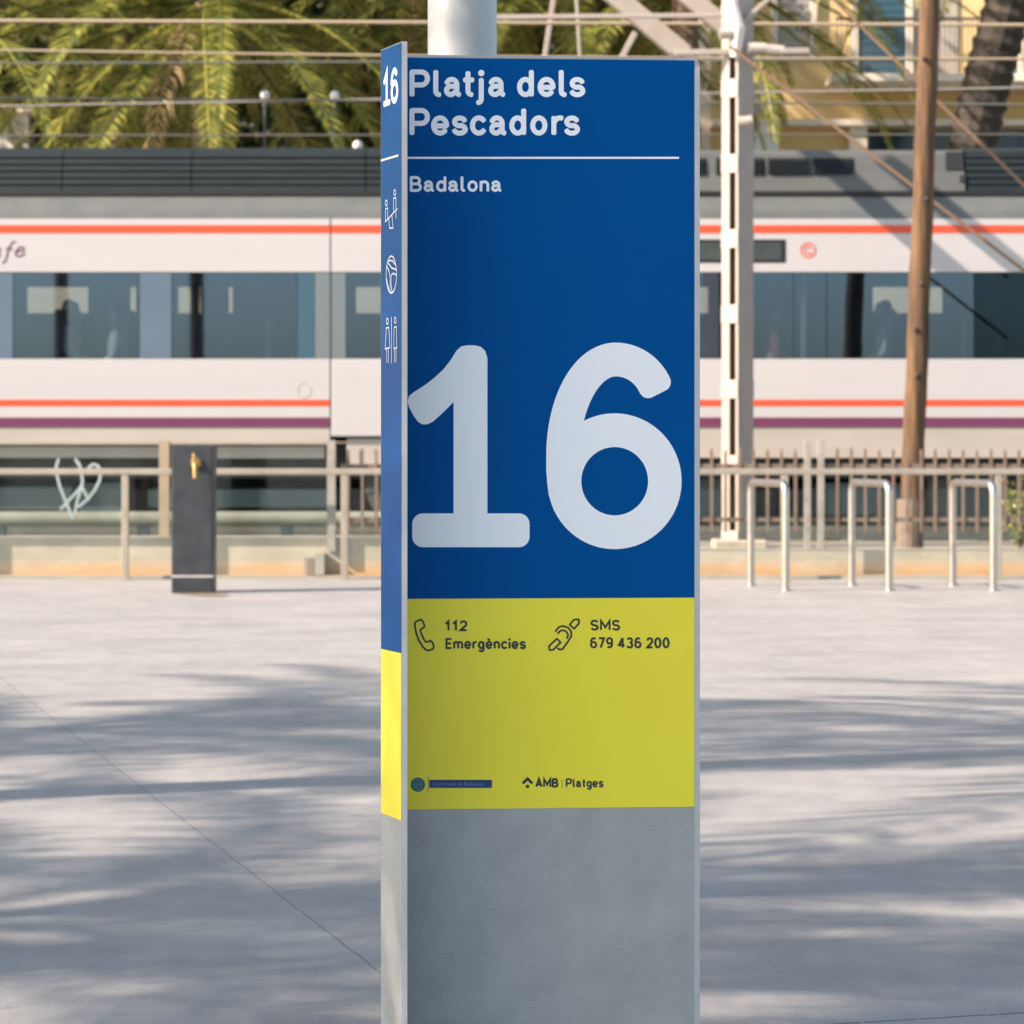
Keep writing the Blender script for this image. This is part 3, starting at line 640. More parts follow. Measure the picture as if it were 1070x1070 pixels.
for (a, b) in (((752,36),(764,36)), ((782,50),(800,50)), ((800,51),(818,53)), ((770,128),(785,126))):
    mb = MB(); p0, p1 = at(*a, D-.2), at(*b, D-.2); n_ = 7
    pts = [p0.lerp(p1, i/(n_*2)) for i in range(n_*2+1)]
    mb.tube(pts, [.035 if i % 2 else .06 for i in range(n_*2+1)], 12); mb.build('insulator', M['insulator'], E, smooth=True)
mb = MB(); mb.tube([at(765,0,D-.16), at(771,30,D-.18), at(768,60,D-.18)], [.05,.08,.05], 10); mb.build('clamp', M['insulator'], E)

# timber pole
D = 28.3
E = empty('timber_pole', (X(951,D), D, .2), 'tall weathered timber pole leaning slightly, in front of the train', 'pole')
pts = []; rr = []
for i in range(40):
    t = i/39; yy = 570 - t*860; px = 951 + (570-yy) * (972-951)/570
    pts.append(at(px + math.sin(i*.9)*.5, yy, D)); rr.append((12.0 - 2.2*t) / F * D * (1 + .03*math.sin(i*2.1)))
mb = MB(); mb.tube(pts, rr, 20); mb.build('shaft', M['wood'], E, smooth=True)
mb = MB(); mb.tube([at(950.5,572,D), at(951.5,522,D)], 14.6/F*D, 16); mb.build('steel_sleeve', M['fence_paint'], E)
for px, yy in ((960,62),(962,208),(951,345),(957,297),(952,393)):
    mb = MB(); c = at(px+6, yy, D-.1); mb.lathe([(.02,-.0),(.03,-.02),(.012,-.04)], c, 10, 'y'); mb.build('knot', M['bark_dark'], E, smooth=True)

# guy wires and overhead wires
def wire(a, b, Da, Db, r, m, label, sag=0.0, group='overhead lines above the railway', cat='cable', name='overhead_wire'):
    p, q_ = at(*a, Da), at(*b, Db); pts = [p.lerp(q_, i/16) - Vector((0,0,sag*4*(i/16)*(1-i/16))) for i in range(17)]
    o = empty(name, pts[0].copy()) if False else None
    mb = MB(); mb.tube(pts, r, 8); o = mb.build(name, M[m], None, smooth=True)
    tag(o, label, cat, group)
wire((762,48), (1140,336), 28.8, 28.6, .017, 'guy', 'brown guy wire running from the cream mast down past the timber pole', group='slanting guy wires', name='guy_wire', cat='guy wire')
wire((800,-70), (1140,262), 28.7, 28.6, .017, 'guy', 'brown guy wire crossing the timber pole near the balcony', group='slanting guy wires', name='guy_wire', cat='guy wire')
wire((-400,20), (1500,28), 32.3, 32.3, .021, 'pale_cable', 'thick pale overhead wire, topmost across the palms')
wire((-400,44), (1500,60), 32.6, 32.6, .014, 'pale_cable', 'pale overhead wire sagging below the topmost one, across the palms', .08)
wire((-400,68), (1500,60), 33.2, 33.2, .013, 'cable', 'dark overhead wire just under the second pale wire')
wire((-400,100), (1500,112), 33.4, 33.4, .013, 'cable', 'dark overhead wire level with the white globe lamps')
wire((-400,118), (1500,84), 33.8, 33.8, .012, 'fence_grey', 'thin greyish overhead wire below the globe lamps, over the palm trunks')
wire((-400,142), (1500,140), 33.8, 33.8, .010, 'cable', 'thin dark overhead wire lowest over the train roof')

# ------------------------------------------------------------------ the train
D = 31.0
TR = empty('passenger_train', (0, D+1.4, .2), 'white passenger train with orange-red and purple stripes passing behind the totem', 'train')
x_ = lambda p: X(p, D); z_ = lambda p: Z(p, D)
LX, RX = -700, 1750          # ends well outside the frame
JX, KX = 345.5, 620          # the left car ends, door section, right car
def tbox(name, m, p0, p1, ytop, ybot, y0=0.0, y1=.06, bevel=0.0, par=TR):
    mb = MB(); mb.box(x_(p0), x_(p1), D+y0, D+y1, z_(ybot), z_(ytop)); return mb.build(name, m, par, bevel=bevel)
for nm, a, b in (('left',LX,JX-.7),('mid',JX+.7,KX-.7),('right',KX+.7,RX)):
    tbox('upper_side', M['train_white'], a, b, 228.5, 284.3, 0, .06, .004)
    if nm == 'mid': tbox('lower_side', M['train_white'], a, b, 375, 456, 0, .06, .012)
    elif nm == 'left': tbox('lower_side', M['train_white'], a, b, 375, 446.3, 0, .06, .004); tbox('skirt', M['train_lower'], a, b, 446.8, 462.6, .01, .08, .004)
    else: tbox('lower_side', M['train_white'], a, b, 375, 446.3, 0, .06, .004); tbox('skirt', M['train_lower'], a, b, 446.8, 478.5, .01, .08, .004)
    tbox('stripe', M['train_red'], a+.2, b-.2, 235.2, 243.6, -.003, .001)
    if nm != 'mid':
        tbox('stripe', M['train_red'], a+.2, b-.2, 417.6, 424.4, -.003, .001)
        tbox('stripe', M['train_purple'], a+.2, b-.2, 436.2, 445.6, -.003, .001)
tbox('joint_seal', M['black'], JX-.65, JX+.65, 246, 452, .025, .055)
# window band
panes = [(-700,-560,'b'),(-560,-420,'c'),(-420,-385,'b'),(-385,-250,'c'),(-250,-215,'b'),(-215,-30,'c'),(-30,13.2,'b'),(14,145,'c'),(145.8,179,'b'),(179.8,310,'c'),(310.6,328.5,'d'),(329,344.8,'g'),(346.4,361,'g'),(361.5,480,'c'),(480.6,619,'g'),(621,700,'g'),(700.6,770,'c'),(770.6,829,'c'),(829.6,863.3,'e'),(864.2,965,'c'),(965.6,1017.5,'b2'),(1018.2,1110,'k'),(1110.6,1160,'b'),(1160.6,1320,'c'),(1320.6,1360,'b'),(1360.6,1560,'c'),(1560.6,1750,'b')]
for a, b, t in panes:
    if t in 'bdg': tbox('window_band_panel', {'b':M['blue_panel'],'d':M['dkblue_panel'],'g':M['grey_panel']}[t], a, b, 284.8, 374.5, .006, .03)
    else:
        wn = tbox('window', M['train_glass_dark'] if t == 'k' else M['train_glass'], a, b, 284.8, 374.5, .006, .016)
        for xx in (a+.9, b-.9): mb = MB(); mb.box(x_(xx)-.009, x_(xx)+.009, D+.018, D+.05, z_(374), z_(285)); mb.build('window_frame', M['black'], wn)
# interior: floor, far wall with openings, ceiling, seats
iy = 2.75
mb = MB(); mb.box(x_(LX), x_(RX), D+.1, D+iy, z_(440), z_(434)); mb.build('cabin_floor', M['under'], TR)
mb = MB(); mb.box(x_(LX), x_(RX), D+.1, D+iy, z_(270), z_(264)); mb.build('cabin_ceiling', M['interior'], TR)
fz = lambda py: Z(py, D+iy); fx = lambda px: X(px, D+iy)
mb = MB(); holes = [(-560,-420),(28,92),(136,142),(186,210),(239,243),(372,398),(700,740),(912,985),(1160,1300)]
zt0, zt1 = fz(300), fz(327)
mb.box(fx(LX-100), fx(RX+100), D+iy, D+iy+.05, fz(462), zt1 - .002); mb.box(fx(LX-100), fx(RX+100), D+iy, D+iy+.05, zt0 + .002, fz(225))
prev = LX-100
for a, b in holes: mb.box(fx(prev), fx(a), D+iy, D+iy+.05, zt1, zt0); prev = b
mb.box(fx(prev), fx(RX+100), D+iy, D+iy+.05, zt1, zt0)
mb.build('far_side', M['interior'], TR)
def train_seat(px, y):
    mb = MB(); c = at(px, 400, D+y); x0 = c.x; z0 = z_(436)
    mb.box(x0-.24, x0+.24, D+y-.22, D+y+.22, z0+.36, z0+.46); mb.box(x0+.20, x0+.31, D+y-.22, D+y+.22, z0+.40, z0+1.18)
    mb.box(x0-.05, x0+.05, D+y-.05, D+y+.05, z0, z0+.36); mb.build('seat', M['seat'], TR, bevel=.04)
for px in (-160,-90,40,110,260,420,800,905,985,1020,1060): train_seat(px, .45)
for px in (-120,70,240,900,1010): train_seat(px, 2.1)
mb = MB(); mb.tube([at(204,284,D+.5), at(203,390,D+.5)], .05, 10); mb.build('trunk_reflection_tube', M['black'], TR)  # black tube standing in for a palm trunk reflected in the glass
mb = MB(); mb.obox(at(205,371,D+.3), at(302,374,D+.3), .05, .07); mb.build('table_edge', M['black'], TR)
# inner partitions seen through the glass
for px in (330, 830): 
    mb = MB(); mb.box(X(px,D+1), X(px,D+1)+.04, D+.12, D+2.2, z_(434), z_(272)); mb.build('partition', M['interior'], TR)
# cove and roof shroud
def profile(name, m, p0, p1, pts, par=TR):
    mb = MB(); n = len(pts)
    mb.add([(x_(p0), D+y, z) for y, z in pts] + [(x_(p1), D+y, z) for y, z in pts], [(i, i+1, n+i+1, n+i) for i in range(n-1)] + [tuple(range(n)), tuple(range(2*n-1, n-1, -1))])
    return mb.build(name, m, par, smooth=False)
profile('roof_cove', M['roof_grey'], LX, RX, [(.002, z_(228.2)), (.03, z_(220)), (.12, z_(210)), (.24, z_(202)), (2.6, z_(202)), (2.8, z_(228))])
profile('roof_gutter', M['black'], LX, RX, [(.20, z_(202.2)), (.20, z_(198)), (2.6, z_(198)), (2.6, z_(202))])
def ribbed(p0, p1, par=TR):
    pts = [(.22, z_(198)+.003)]; n = 6; zz0, zz1 = z_(197.6), Z(157, D+.35)
    for i in range(n):
        za = zz0 + (zz1-zz0)*i/n; zc_ = zz0 + (zz1-zz0)*(i+.75)/n; yb = .24 + .12*(i/n)
        pts += [(yb, za), (yb+.02, zc_), (yb+.055, zc_+.006)]
    pts += [(.42, zz1), (.6, zz1+.05), (2.3, zz1+.05), (2.6, zz0)]
    profile('roof_shroud', M['roof_dark'], p0, p1, pts)
for a, b in ((LX,-380),(-379,-120),(-119,60),(61,196.5),(197.5,380),(381,600),(1014,1200),(1201,1750)): ribbed(a, b)
profile('roof_shroud', M['roof_light'], 603, 1012, [(.22, z_(198)+.003), (.30, Z(180,D+.3)), (.36, Z(161, D+.36)), (.46, Z(157, D+.46)), (2.2, Z(154,D+.46)), (2.6, z_(198))])
def on_roof(px0, px1, y0, y1, name, m, out=.01):
    mb = MB(); f = lambda yy: .22 + .14*(198-yy)/37
    vs = []
    for off in (-out, .05):
        for (p, yy) in ((px0,y1),(px1,y1),(px1,y0),(px0,y0)): q_ = at(p, yy, D+f(yy)+off); vs.append(q_)
    mb.add(vs, [(0,1,2,3),(0,4,5,1),(1,5,6,2),(2,6,7,3),(3,7,4,0)]); return mb.build(name, m, TR)
def grille(px0, px1):
    g_ = on_roof(px0, px1, 165, 182, 'roof_grille', M['black'], .004)
    mb = MB()
    for i in range(int((px1-px0)/4)):
        p = px0 + 2 + i*4; mb.obox(at(p, 181.5, D+.26), at(p, 165.5, D+.318), .010, .02)
    mb.build('louvre', M['roof_dark'], g_)
for a, b in ((640,690),(692,738),(748,799),(802,846),(849,892)): grille(a, b)
on_roof(988, 1006, 158.5, 177, 'roof_hatch', M['black'], .006); on_roof(1003, 1009, 183, 190, 'roof_hatch', M['black'], .006)
# display, badge, operator lettering, filler ring
mb = tbox('destination_display', M['black'], 712, 821, 250.2, 274.5, -.004, .002, 0)
tbox('display_screen', M['under'], 720, 760, 253.5, 271.5, -.007, -.0045, par=mb); tbox('display_screen', M['under'], 764, 816, 253.5, 271.5, -.007, -.0045, par=mb)
tp = Plane((x_(0), D), (x_(500), D))
draw(tp, [[(844.5+7.4*math.cos(R(a)), 261.5+7.4*math.sin(R(a))) for a in range(0,361,12)], [(844.5+3.6*math.cos(R(a)), 261.5+3.6*math.sin(R(a))) for a in range(40,321,14)]], 1.6, D, .003, 'route_badge', M['train_red'], TR)
rf = lambda pts, dx=0: [(dx + a + (265-b)*.22, b) for a, b in pts]
draw(tp, [rf([(-28,258),(-28,268)]), rf([(-28,262),(-26,258.6),(-22,258)]), rf([(-19,263),(-12,262),(-13,258.5),(-17,258.2),(-19.5,263),(-17,267.5),(-12,266.5)]), rf([(-7,258),(-7,268)]), rf([(-7,262),(-4,258.4),(-1,260),(-1,266.5),(1,268)]), rf([(13.5,252.5),(10,253.5),(8,259),(7.5,272),(5,275)]), rf([(5,260),(12,260)]), rf([(16,263),(24,262),(23,258.5),(19,258.2),(16,263),(17,267),(21,268),(26,265)])], 1.7, D, .003, 'operator_lettering', M['train_purple'], TR, .6)
draw(tp, [[(318+7*math.cos(R(a)), 408+7.5*math.sin(R(a))) for a in range(0,361,12)]], .7, D, .003, 'filler_ring', M['train_lower'], TR)
# underframe
tbox('underframe_beam', M['train_lower'], LX, 166, 466.5, 478.5, .10, .3); tbox('underframe_beam', M['train_lower'], 226, 338, 466.5, 479, .10, .3)
tbox('step_box', M['train_lower'], 362, 470, 458, 487.5, .05, .3, .015)
for p in (376, 392, 408, 424): mb = MB(); mb.box(x_(p)-.006, x_(p)+.006, D+.044, D+.052, z_(486), z_(470)); mb.build('step_slit', M['under'], TR)
tbox('underframe', M['under'], LX, RX, 463, 500, .42, 2.5)
tbox('equipment_box', M['under_teal'], LX, 70, 509, 534, .35, 2.2, .02); tbox('equipment_box', M['under_teal'], 78, 128, 505, 537, .35, 2.2, .02); tbox('equipment_box', M['under_teal'], 150, 345, 512, 531, .35, 2.2, .02)
tbox('equipment_box', M['under_teal'], 700, 770, 500, 545, .5, 2.2, .02); tbox('equipment_box', M['under_teal'], 860, 960, 505, 540, .4, 2.2, .02); tbox('equipment_box', M['under'], 975, 1200, 500, 550, .4, 2.2, .02)
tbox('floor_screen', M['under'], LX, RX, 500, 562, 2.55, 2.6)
def bogie(px):
    c = x_(px); zr = .36
    mb = MB(); mb.box(c-1.7, c+1.7, D+.25, D+.4, zr+.35, zr+.6); mb.box(c-.3, c+.3, D+.22, D+.42, zr+.2, zr+.75); b = mb.build('bogie', M['under'], TR, bevel=.03)
    for dx in (-1.25, 1.25):
        mb = MB(); mb.lathe([(.12,-.06),(.40,-.05),(.44,.0),(.44,.06),(.47,.09)], (c+dx, D+.6, zr+.44), 32, 'y'); mb.build('wheel', M['fence_grey'], b)
bogie(545); bogie(1230); bogie(-420)
# rail under the train and the cable trough in front of it
E = empty('railway_track', (0, D+1.4, .2), 'steel running rails under the passing train', 'railway track')
for yy in (.62, 2.08):
    mb = MB(); mb.box(-45, 45, D+yy-.035, D+yy+.035, .29, .36); mb.box(-45, 45, D+yy-.07, D+yy+.07, .21, .235); mb.box(-45, 45, D+yy-.01, D+yy+.01, .235, .29); mb.build('rail', M['rail_steel'], E)
mb = MB()
for i in range(-70, 71): mb.box(i*.62-.12, i*.62+.12, D+.1, D+2.6, .15, .208)
mb.build('sleepers', M['trough'], E)
Dt = 29.3
E = empty('cable_trough', (X(150,Dt), Dt, .2), 'long pale concrete cable duct beside the track, seen through the glass fence', 'cable duct')
mb = MB(); mb.tube([(X(-700,Dt), Dt, Z(542.5,Dt)), (X(400,Dt), Dt, Z(542.5,Dt))], 8/F*Dt, 16); mb.build('duct', M['trough'], E, smooth=True)
for p in range(-600, 400, 150):
    mb = MB(); mb.box(X(p,Dt)-.06, X(p,Dt)+.06, Dt-.05, Dt+.06, .19, Z(549,Dt)); mb.build('support', M['under'], E)

# passengers
def body_mesh(verts, edges, radii, name, m, parent, sub=2):
    me = bpy.data.meshes.new(name); me.from_pydata(verts, edges, []); me.update()
    o = bpy.data.objects.new(name, me); col.objects.link(o)
    md = o.modifiers.new("s", 'SKIN'); md.use_smooth_shade = True
    if not me.skin_vertices: 
        bm = bmesh.new(); bm.from_mesh(me); bm.verts.layers.skin.verify(); bm.to_mesh(me); bm.free()
    for i, rr_ in enumerate(radii):
        sv = me.skin_vertices[0].data[i]; sv.radius = rr_ if isinstance(rr_, tuple) else (rr_, rr_); sv.use_root = (i == 0)
    ms = o.modifiers.new("u", 'SUBSURF'); ms.levels = sub; ms.render_levels = sub
    dg = bpy.context.evaluated_depsgraph_get(); dg.update()
    nm = bpy.data.meshes.new_from_object(o.evaluated_get(dg)); bpy.data.objects.remove(o); bpy.data.meshes.remove(me)
    nm.materials.clear(); nm.materials.append(m)
    for p in nm.polygons: p.use_smooth = True
    o = bpy.data.objects.new(name, nm); col.objects.link(o); o.parent = parent; return o
def passenger(px, y, facing, label, shirt, hair, zlift=0.0):
    zs = z_(436) + .46; E = empty('person', (X(px, D+y), D+y, zs + zlift), label, 'person')
    f = facing
    V = [(0,0,.08),(0,0,.28),(.01*f,0,.46),(.02*f,0,.56),(.04*f,0,.64),(.05*f,0,.74),(.04*f,0,.82),
         (0,-.17,.50),(.02*f,-.22,.24),(.22*f,-.17,.16),(.30*f,-.15,.15),
         (0,.17,.50),(.02*f,.22,.24),(.22*f,.17,.16),(.30*f,.15,.15),
         (0,-.10,.04),(.40*f,-.11,.06),(.42*f,-.11,-.38),(.52*f,-.11,-.42),
         (0,.10,.04),(.40*f,.11,.06),(.42*f,.11,-.38),(.52*f,.11,-.42)]
    Ed = [(0,1),(1,2),(2,3),(3,4),(4,5),(5,6),(2,7),(7,8),(8,9),(9,10),(2,11),(11,12),(12,13),(13,14),(0,15),(15,16),(16,17),(17,18),(0,19),(19,20),(20,21),(21,22)]
    Rd = [(.14,.16),(.13,.16),(.12,.17),.055,(.085,.07),(.095,.078),(.07,.06),.06,.045,.035,.03,.06,.045,.035,.03,.085,.06,.045,.04,.085,.06,.045,.04]
    for s, wi in ((-1,10),(1,14)):
        for j, (dy, ln) in enumerate(((-.03,.06),(-.012,.075),(.006,.08),(.024,.07),(.04,.045))):
            a = len(V); V += [(.34*f, s*.15+dy, .145), ((.34+ln)*f, s*.15+dy*1.2, .12)]; Ed += [(wi,a),(a,a+1)]; Rd += [.010,.008]
    body_mesh(V, Ed, Rd, 'body', M['skin'], E)
    body_mesh([(0,0,.06),(0,0,.28),(.01*f,0,.45),(.015*f,0,.52),(0,-.17,.50),(.02*f,-.22,.26),(.14*f,-.19,.19),(0,.17,.50),(.02*f,.22,.26),(.14*f,.19,.19)], [(0,1),(1,2),(2,3),(2,4),(4,5),(5,6),(2,7),(7,8),(8,9)], [(.155,.175),(.145,.175),(.135,.185),.075,.072,.057,.048,.072,.057,.048], 'shirt', shirt, E)
    body_mesh([(-.03*f,0,.66),(0,0,.76),(.03*f,0,.835)], [(0,1),(1,2)], [(.075,.075),(.098,.088),(.075,.07)], 'hair', hair, E)
    body_mesh([(.11*f,0,.71),(.15*f,0,.695)], [(0,1)], [.014,.012], 'nose', M['skin'], E, 1)
passenger(72, .5, 1, 'passenger with grey hair and a pale shirt seated in the first train window', M['shirt_pale'], M['hair_grey'])
passenger(124, .5, -1, 'passenger in a cream top seated near the right edge of the first train window', M['shirt_pale'], M['hair'], -.06)
passenger(808, .55, 1, 'passenger in a red top seated in the train window beside the cream mast', M['shirt_red'], M['hair'])
passenger(925, .6, -1, 'passenger in a pale top seated behind the timber pole in the train', M['shirt_pale'], M['hair'])

# ------------------------------------------------------------------ buildings beyond the train
D = 46.0
def bb(name, m, px0, px1, y0, y1, d0=0.0, d1=.1, par=None, zb=None, bevel=0):
    mb = MB(); mb.box(X(px0,D), X(px1,D), D+d0, D+d1, Z(y1,D) if zb is None else zb, Z(y0,D)); return mb.build(name, m, par, bevel=bevel)
E = empty('ochre_building', (X(1000,D), D+3, .3), 'ochre yellow building with a pale balcony and teal shutters behind the train, right', 'building')
bb('wall', M['ochre'], 728, 1600, -420, 0, 0, 8, E, zb=.3)
bb('corner_quoin', M['cream_stone'], 722, 742, -420, 0, -.06, -.003, E, zb=.3)
for a, b, y0, y1, m in ((896,946,-120,84,'shutter'),(1046,1062,-120,84,'shutter'),(1180,1240,-120,84,'shutter'),(812,846,-140,60,'grey_shutter')):
    wd = bb('balcony_door', M[m], a, b, y0, y1, -.05, -.003, E)
    bb('door_frame', M['cream_stone'], a-7, a-.1, y0, y1, -.08, -.003, wd); bb('door_frame', M['cream_stone'], b+.1, b+7, y0, y1, -.08, -.003, wd); bb('door_frame', M['cream_stone'], a-7, b+7, y0-8, y0-.1, -.09, -.003, wd)
    mb = MB()
    for i in range(24): mb.box(X(a+3,D), X(b-3,D), D-.058, D-.0505, Z(y0+(y1-y0)*(i+.6)/24,D), Z(y0+(y1-y0)*(i+.2)/24,D))
    mb.build('slats', M[m], wd)
bb('grey_panel', M['plaster'], 948.5, 1000, -120, 84, -.03, -.003, E)
bal = bb('balcony', M['cream_stone'], 862, 1600, 85, 93.5, -1.0, -.003, E, bevel=.02)
bb('balcony_edge', M['cream_stone'], 866, 1600, 93.7, 97, -.9, -.003, bal)
mb = MB()
for i in range(150): mb.box(X(868+i*4.6,D)-.007, X(868+i*4.6,D)+.007, D-.95, D-.936, Z(84.9,D), Z(30,D))
mb.box(X(866,D), X(1600,D), D-.96, D-.926, Z(30,D), Z(27,D)); mb.build('balustrade', M['cable'], bal)
bb('ledge', M['cream_stone'], 742.5, 1600, 127, 133.5, -.35, -.003, E)
sf = bb('shopfront', M['dark_glass'], 908, 1600, 136, 0, -.04, -.003, E, zb=.3)
for p in (904, 958, 1012, 1066, 1120, 1180, 1250):
    bb('mullion', M['shutter'], p-2, p+2, 136, 0, -.06, -.041, sf, zb=.3)
bb('pilaster', M['cream_stone'], 886, 904, 133.7, 0, -.25, -.003, E, zb=.3)
bb('signboard', M['plaster'], 780, 806, 86, 118, -.05, -.003, E)

D = 50.0
E = empty('pale_building', (X(570,D), D+3, .3), 'pale plastered building showing between the palms above the totem', 'building')
bb('wall', M['plaster'], 385, 716, -420, 0, 0, 8, E, zb=.3)
for a in (430, 520, 610, 668):
    for y0 in (-90, 60):
        wd = bb('window', M['dark_glass'], a, a+36, y0, y0+85, -.03, -.003, E); bb('sill', M['cream_stone'], a-4, a+40, y0+85.2, y0+89, -.18, -.003, wd)
D = 52.0
E = empty('pink_building', (X(150,D), D+3, .3), 'pinkish building with a terrace behind the left palms', 'building')
bb('wall', M['pink_plaster'], -700, 383, -420, 0, 0, 8, E, zb=.3)
for a in range(-400, 340, 66):
    for y0 in (-110, 10):
        wd = bb('window', M['dark_glass'], a, a+38, y0, y0+80, -.03, -.003, E); bb('sill', M['cream_stone'], a-4, a+42, y0+80.2, y0+85, -.2, -.003, wd)
for a, b in ((84,116),(138,178),(190,390)):
    bb('terrace_parapet', M['cream_stone'], a, b, 155, 166, -2.6, -2.4, E, zb=.3)
aw = 0
for a, b in ((86,118),(140,176)):
    mb = MB()
    for i in range(8):
        xa = X(a + (b-a)*i/8, D); xb = X(a + (b-a)*(i+.5)/8, D)
        mb.add([(xa,D-.004,Z(134,D)),(xb,D-.004,Z(134,D)),(xb,D-1.2,Z(150,D)),(xa,D-1.2,Z(150,D)),(xa,D-.004,Z(134,D)-.04),(xb,D-.004,Z(134,D)-.04),(xb,D-1.2,Z(150,D)-.25),(xa,D-1.2,Z(150,D)-.25)], [(0,1,2,3),(4,7,6,5),(0,4,5,1),(1,5,6,2),(2,6,7,3),(3,7,4,0)])
    mb.build('awning', M['awning'], E)
    mb = MB()
    for i in range(8):
        xa = X(a + (b-a)*(i+.5)/8, D); xb = X(a + (b-a)*(i+1)/8, D)
        mb.add([(xa,D-.004,Z(134,D)),(xb,D-.004,Z(134,D)),(xb,D-1.2,Z(150,D)),(xa,D-1.2,Z(150,D)),(xa,D-.004,Z(134,D)-.04),(xb,D-.004,Z(134,D)-.04),(xb,D-1.2,Z(150,D)-.25),(xa,D-1.2,Z(150,D)-.25)], [(0,1,2,3),(4,7,6,5),(0,4,5,1),(1,5,6,2),(2,6,7,3),(3,7,4,0)])
    mb.build('awning', M['awning_white'], E)
D = 47
E = empty('white_kiosk', (X(0,D), D, .3), 'white kiosk top peeping above the train roof at far left', 'kiosk')
bb('cabin', M['awning_white'], -70, 30, 118, 0, 0, 1.5, E, zb=.3)
bb('roof', M['cream_stone'], -76, 36, 112, 117.8, -.15, 1.65, E)
D = 36
mb = MB(); mb.box(-40, 40, D, D+.25, .25, 3.55); mb.box(-40, 40, D-.05, D+.3, 3.552, 3.65)
tag(mb.build('backdrop_wall', mat('pale_backdrop_wall', (.62,.50,.36), .85, c2=(.7,.58,.43), nscale=1.5)), 'added long beige wall that shows pale through the train windows', 'wall')  # added sunlit wall so the train's far openings show pale
D = 44
E = empty('round_sign', (X(801,D), D, .3), 'white round-topped board standing behind the train roof by the cream mast', 'sign')
mb = MB(); r_ = 13/F*D; c = at(801, 145, D); pts = [(c.x+r_*math.cos(R(a)), c.z+1.15*r_*math.sin(R(a))) for a in range(0,181,12)] + [(c.x-r_, c.z-.4), (c.x+r_, c.z-.4)]
n_ = len(pts); mb.add([(a,D,b) for a,b in pts] + [(a,D+.08,b) for a,b in pts], [tuple(range(n_)), tuple(range(n_,2*n_))] + [(i,(i+1)%n_,n_+(i+1)%n_,n_+i) for i in range(n_)]); mb.build('board', M['globe'], E)
mb = MB(); mb.tube([(c.x,D+.04,.3),(c.x,D+.04,c.z-.4)], .05, 10); mb.build('post', M['cable'], E)
for px, yy, lb in ((277,100,'white globe street lamp nearest the left palm trunk'), (350,100,'white globe street lamp between the left palms and the totem'), (374,152,'low white globe lamp just above the train roof beside the totem')):
    D = 37; E = empty('globe_lamp', (X(px,D), D, .3), lb, 'street lamp', 'globe lamps beyond the train')
    c = at(px, yy, D); r_ = 5.2/F*D; mb = MB(); mb.lathe([(r_*math.cos(R(a)), r_*math.sin(R(a))) for a in range(-80,81,16)], c, 20); mb.build('globe', M['globe'], E, smooth=True)
    mb = MB(); mb.tube([(c.x,D,.3),(c.x,D,c.z-r_)], .02, 8); mb.lathe([(.04,0),(.03,.05)], (c.x,D,c.z-r_-.08), 12); mb.build('post', M['under'], E)
    mb = MB(); mb.lathe([(.03,0),(.01,.03)], (c.x,D,c.z+r_*.97), 12); mb.build('finial', M['under'], E)

# ------------------------------------------------------------------ palms and trees
def frond(mb, base, az, el0, length, droop, rng, nl=46, leaf=.5, hang=.35, lw=.018):
    pts = []; p = Vector(base); e = el0; n = 22; step = length / n; twist = rng.uniform(-.25,.25); a = az
    for i in range(n+1):
        d = Vector((math.cos(a)*math.cos(e), math.sin(a)*math.cos(e), math.sin(e))); pts.append((p.copy(), d))
        p = p + d*step; e -= droop/n * (0.5 + 1.2*i/n); a += twist/n
        e = max(e, -1.5)
    mb.tube([q_[0] for q_ in pts], [.028*(1-.85*i/n)+.003 for i in range(n+1)], 4, caps=False)
    for i in range(nl):
        t = .10 + .90*(i+rng.random()*.6)/nl; fi = min(t*n, n-.01); k = int(fi); pos = pts[k][0].lerp(pts[k+1][0], fi-k); d = pts[k][1]
        side_ = d.cross(Vector((0,0,1)))
        if side_.length < .05: side_ = Vector((math.sin(az), -math.cos(az), 0))
        side_.normalize(); up = side_.cross(d).normalized()
        ll = leaf * (math.sin(math.pi*min(1,(t*.92+.08)))**.55*.9 + .12) * rng.uniform(.8,1.15)
        for s in (-1, 1):
            fwd = .55 + .5*t + rng.uniform(-.12,.12)
            dr = (side_*s*(1-.25*t) + d*fwd + up*rng.uniform(.0,.35)).normalized()
            mid = pos + dr*ll*.5; tip = pos + dr*ll*.92 - Vector((0,0,hang*ll*rng.uniform(.5,1.2)))
            wv = dr.cross(up + side_*s*rng.uniform(-.5,.5)).normalized() * lw * rng.uniform(.8,1.4)
            mb.add([pos-wv*.5, pos+wv*.5, mid+wv, mid-wv, tip], [(0,1,2,3),(3,2,4)])
def palm_meshes(seed, nf, flen, dead=8, lowspan=104, nl=44, lw=.02, leaf=.58, hang=.4, lowdroop=48):
    rng = random.Random(seed); cr = MB(); dy = MB()
    for i in range(nf):
        t = i/nf; az = i*2.39996 + rng.uniform(-.2,.2); el = R(80) - R(lowspan)*t**.9 + rng.uniform(-.12,.12)
        frond(cr, (.14*math.cos(az)*t, .14*math.sin(az)*t, .35-.45*t), az, el, flen*rng.uniform(.82,1.08)*(.8+.25*min(1,2*t)), R(lowdroop)+R(42)*(1-t)+rng.uniform(-.2,.3), rng, nl, leaf, hang, lw)
    for i in range(dead):
        az = rng.uniform(0, 6.28); frond(dy, (.2*math.cos(az), .2*math.sin(az), -.15), az, R(-25)+rng.uniform(-.3,.2), flen*rng.uniform(.5,.75), R(60), rng, 30, .36, .6)
    return cr, dy
